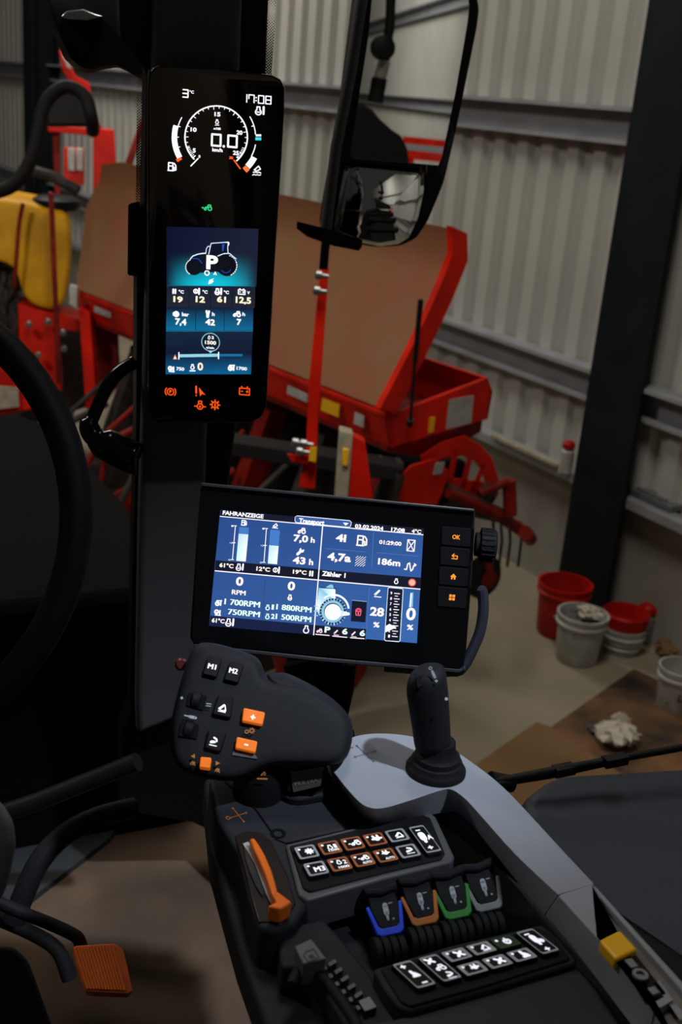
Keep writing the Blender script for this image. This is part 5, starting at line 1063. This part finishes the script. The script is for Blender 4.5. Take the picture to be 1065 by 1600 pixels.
A_(364, -31.5, -4, 9, WT); c.poly([(399.5, 210), (408, 210), (408, 213), (399.5, 213)], WT); c.poly([(398.8, 214.6), (408, 214.6), (408, 219.2), (398.8, 219.2)], (.05, .75, .9)); A_(350, -17.6, -16.2, 16, WT, 2); obj('coolant_gauge', cv.m, EM, pd_, smooth=0)
cv = c = pcanv(); I = c.icon
A_(370, 10.8, 28, 9, WT); A_(398, 28, 43.2, 56, (1.25, 1.25, 1.3)); A_(404, 44, 49.5, 56, (1.15, .2, .05), 3)
I('def', 401.6, 264.6, 13, WT, .13); c.line([(394.5, 273.6), (397, 272.4), (399.5, 273.8), (402, 272.6), (404.5, 274), (407, 273)], 1.4, WT)
obj('fluid_gauge', cv.m, EM, pd_, smooth=0)
cv = c = pcanv(); c.icon('tractorl', 324.5, 324.5, 13, (.03, .75, .25), .13); obj('green_tractor_light', cv.m, EM, pd_, smooth=0)
# lower picture
cv = c = pcanv(); T, I, L = c.text, c.icon, c.line
Y = lambda X, Y_: (250 + .15023 * X, 340 + .15023 * Y_)
# background grid with a screen glow
def glow(x, y):
    top, deep, cyan = lc(6, 12, 44), lc(24, 30, 52), lc(10, 196, 222)
    dx = (x - 330) / 62; t = max(0.0, min(1.0, (y - 395) / 46)); g_ = t ** 1.5 * max(0.0, 1 - dx * dx * .85)
    side_ = max(0, min(1, (x - 258) / 145)); base = [top[i] * (1 - side_) + deep[i] * side_ for i in range(3)]
    return tuple(base[i] * (1 - g_) + cyan[i] * g_ for i in range(3))
nx, ny = 16, 14; pts = []; 
for j in range(ny + 1):
    for i in range(nx + 1):
        v = j / ny; u = i / nx; xl = 260.1 - .3 * v; xr = 403.7 - 3.2 * v; x = xl + (xr - xl) * u; y = (354 + 3.5 * u) + (446.2 + 1.6 * u - 354 - 3.5 * u) * v; pts.append((x, y))
c.raw(pts, [[j * (nx + 1) + i, j * (nx + 1) + i + 1, (j + 1) * (nx + 1) + i + 1, (j + 1) * (nx + 1) + i] for j in range(ny) for i in range(nx)], [glow(*p) for p in pts])
c.lay = 2; dk = lc(8, 12, 34); bl_ = lc(40, 80, 200)
c.poly([Y(*p) for p in [(310, 430), (370, 385), (470, 370), (490, 300), (520, 290), (535, 265), (705, 255), (712, 370), (760, 400), (795, 430), (700, 560), (300, 580)]], dk)
c.lay = 3; c.disc(*Y(350, 515), 12.6, lc(5, 8, 22), 30); c.disc(*Y(690, 500), 16.4, lc(5, 7, 20), 30)
c.lay = 4
for a0, a1, cen, r in ((120, 250, (350, 515), 12.6),): 
    for k in range(9): a = a0 + (a1 - a0) * k / 9; c.arc(*Y(*cen), r, a, a + 10, 1.3, WT, 3)
for k in range(11): a = -75 + 145 * k / 11; c.arc(*Y(690, 500), 16.2, a, a + 9, 1.3 if k > 3 else .8, WT, 3)
c.arc(*Y(685, 520), 8, 20, 150, .8, bl_, 12)
L([Y(*p) for p in [(505, 380), (530, 268), (710, 255), (703, 300), (706, 370)]], 1.3, (.7, .9, 1.2)); L([Y(*p) for p in [(315, 430), (340, 400), (400, 378), (470, 370)]], 1.6, (.8, 1.0, 1.2)); L([Y(*p) for p in [(475, 375), (482, 320), (500, 298), (515, 300)]], 1.2, (.7, .9, 1.2)); L([Y(*p) for p in [(600, 400), (660, 375), (720, 372), (790, 430)]], 1.3, (.8, 1., 1.2)); L([Y(*p) for p in [(340, 425), (400, 430), (435, 475)]], 1.0, bl_)
c.poly([Y(*p) for p in [(645, 280), (670, 275), (655, 355), (645, 340)]], bl_); L([Y(690, 258), Y(715, 262), Y(712, 285)], 1.6, WT)
c.lay = 5; T('P', 322, 420.4, 18.2, 22, (1.3, 1.3, 1.3), .04); c.ring(323.2, 426.6, 3.4, 1.7, WT); T('A', 333.2, 429.6, 5.5, 5.5, WT); c.poly([(325, 444), (327, 437.5), (335, 434.5), (331, 438), (334, 439), (330, 443)], WT)
obj('tractor_picture', cv.m, EM, pd_, smooth=0)
cv = c = pcanv(); T, I, L = c.text, c.icon, c.line
YT = (1.15, 1.1, .75); sl1, sl2 = lc(22, 30, 48), lc(34, 36, 50)
c.poly([(260.5, 446.5), (398.7, 448), (397.9, 481), (259.8, 480.3)], [sl1, sl1, sl2, sl2])
c.poly([(259.8, 481.8), (395.7, 482), (394.9, 516.4), (259.3, 516.4)], [lc(16, 34, 60), lc(16, 28, 56), lc(20, 105, 150), lc(14, 112, 158)])
c.poly([(259, 518.6), (394.9, 518.6), (393.2, 552), (258.8, 552)], [lc(20, 40, 60), lc(22, 36, 60), lc(20, 28, 50), lc(18, 28, 50)]); c.poly([(258.8, 552), (393.2, 552), (391.9, 584.7), (258.6, 584.7)], [lc(18, 28, 50), lc(20, 28, 50), lc(14, 100, 150), lc(12, 90, 140)])
c.lay = 2
for X in (302, 527, 750): x = 250 + .1502 * X; L([(x, 447), (x - .5, 480.5)], .8, lc(10, 12, 24), caps=False)
for X in (370, 668): x = 250 + .1502 * X; L([(x, 482), (x - .3, 516)], .8, lc(8, 16, 34), caps=False)
L([(259.8, 481.2), (397, 481.6)], .9, lc(14, 40, 66), caps=False); L([(259.2, 517.5), (395, 517.5)], .9, lc(40, 130, 170), caps=False); L([(260.5, 446.4), (398, 447.6)], .8, lc(30, 80, 110), caps=False)
I('thermo2', 272.2, 455.2, 8.5, WT, .17); T('°C', 278.8, 458.2, 8.2, 5.4, WT); I('airth', 307, 455.2, 11, WT, .16); T('°C', 316, 458.4, 8.2, 5.4, WT); I('ength', 341, 455.6, 11.5, WT, .16); T('°C', 349.2, 459, 8.2, 5.4, WT); I('battery', 377.4, 456, 11.5, WT, .14); T('V', 385.8, 459.4, 4.4, 4.4, WT)
for s_, x, w in (('19', 270.6, 14.6), ('12', 305.4, 14.6), ('61', 338.8, 14)): T(s_, x, 472, w, 9.6, YT, .035)
T('12,5', 368, 472.6, 24, 9.6, YT, .035)
I('brakep', 275.2, 490.8, 12, WT, .16); T('bar', 284, 493.8, 11, 6, WT, .03); I('wrenchv', 324.4, 490.4, 10.5, WT, .18); T('h', 331, 493.6, 4.2, 5.8, WT, .03); I('tractor', 369.8, 490.8, 12, WT, .16); T('h', 378.4, 493.6, 4.4, 5.8, WT, .03)
YT = (1.2, 1.2, 1.05); T('7,4', 273.4, 506.6, 17.6, 9.6, YT, .035); T('42', 320.6, 507.6, 15, 9.6, YT, .035); T('7', 369.4, 507.8, 7.4, 9.6, YT, .035)
c.disc(328.9, 534.7, 14, lc(12, 26, 40), 30); c.poly([(324.5, 547.5), (333.5, 547.5), (328.7, 552.4)], lc(150, 215, 235)); c.lay = 3; c.ring(328.9, 534.7, 14, 1, lc(170, 225, 240), 36)
I('engine', 326.6, 527.2, 6, WT); T('2', 330.4, 529.6, 3.6, 4.6, WT); T('1500', 320, 537.6, 17.4, 5.8, YT, .03); T('n/min', 322, 544.6, 12.4, 3.6, WT, .03)
L([(279.3, 556), (341.3, 555)], 4.6, lc(150, 215, 235), caps=False); L([(341.3, 555), (378.8, 555)], 3.8, lc(24, 112, 158), caps=False); c.lay = 4; L([(279.3, 551), (279.2, 561)], 1.6, WT); L([(341.4, 550.5), (341.2, 560.5)], 1.6, WT)
c.poly([(273.4, 553.8), (276.4, 561.4), (270.2, 561.4)], (1.1, .35, .15)); c.lay = 5; c.poly([(273.3, 556.5), (274.8, 560.6), (271.8, 560.6)], WT)
I('rpmdn', 267.4, 576, 10.5, WT, .17); T('750', 275.2, 578.6, 12.5, 5.2, WT, .03); I('engine', 300.6, 573, 9, WT, .16); L([(296.6, 579.4), (304.6, 579.4)], 1.8, WT); T('0', 308.2, 578.6, 8.8, 12.4, (1.2, .95, .65), .03); I('rpmup', 361, 574.6, 11, WT, .17); T('1700', 369.4, 577.8, 16.2, 5.2, WT, .03)
obj('data_tiles', cv.m, EM, pd_, smooth=0)
for ic, x, y in (('park', 266.2, 612.1), ('warn', 312.6, 611.8), ('battery', 381.8, 611.2), ('oil', 312.4, 633.4), ('gearw', 335.7, 632.6)):
    cv = pcanv(); cv.icon(ic, x, y, 17.5, (1.15, .11, .01), .085); obj('warning_light', cv.m, EM, pd_, smooth=0)
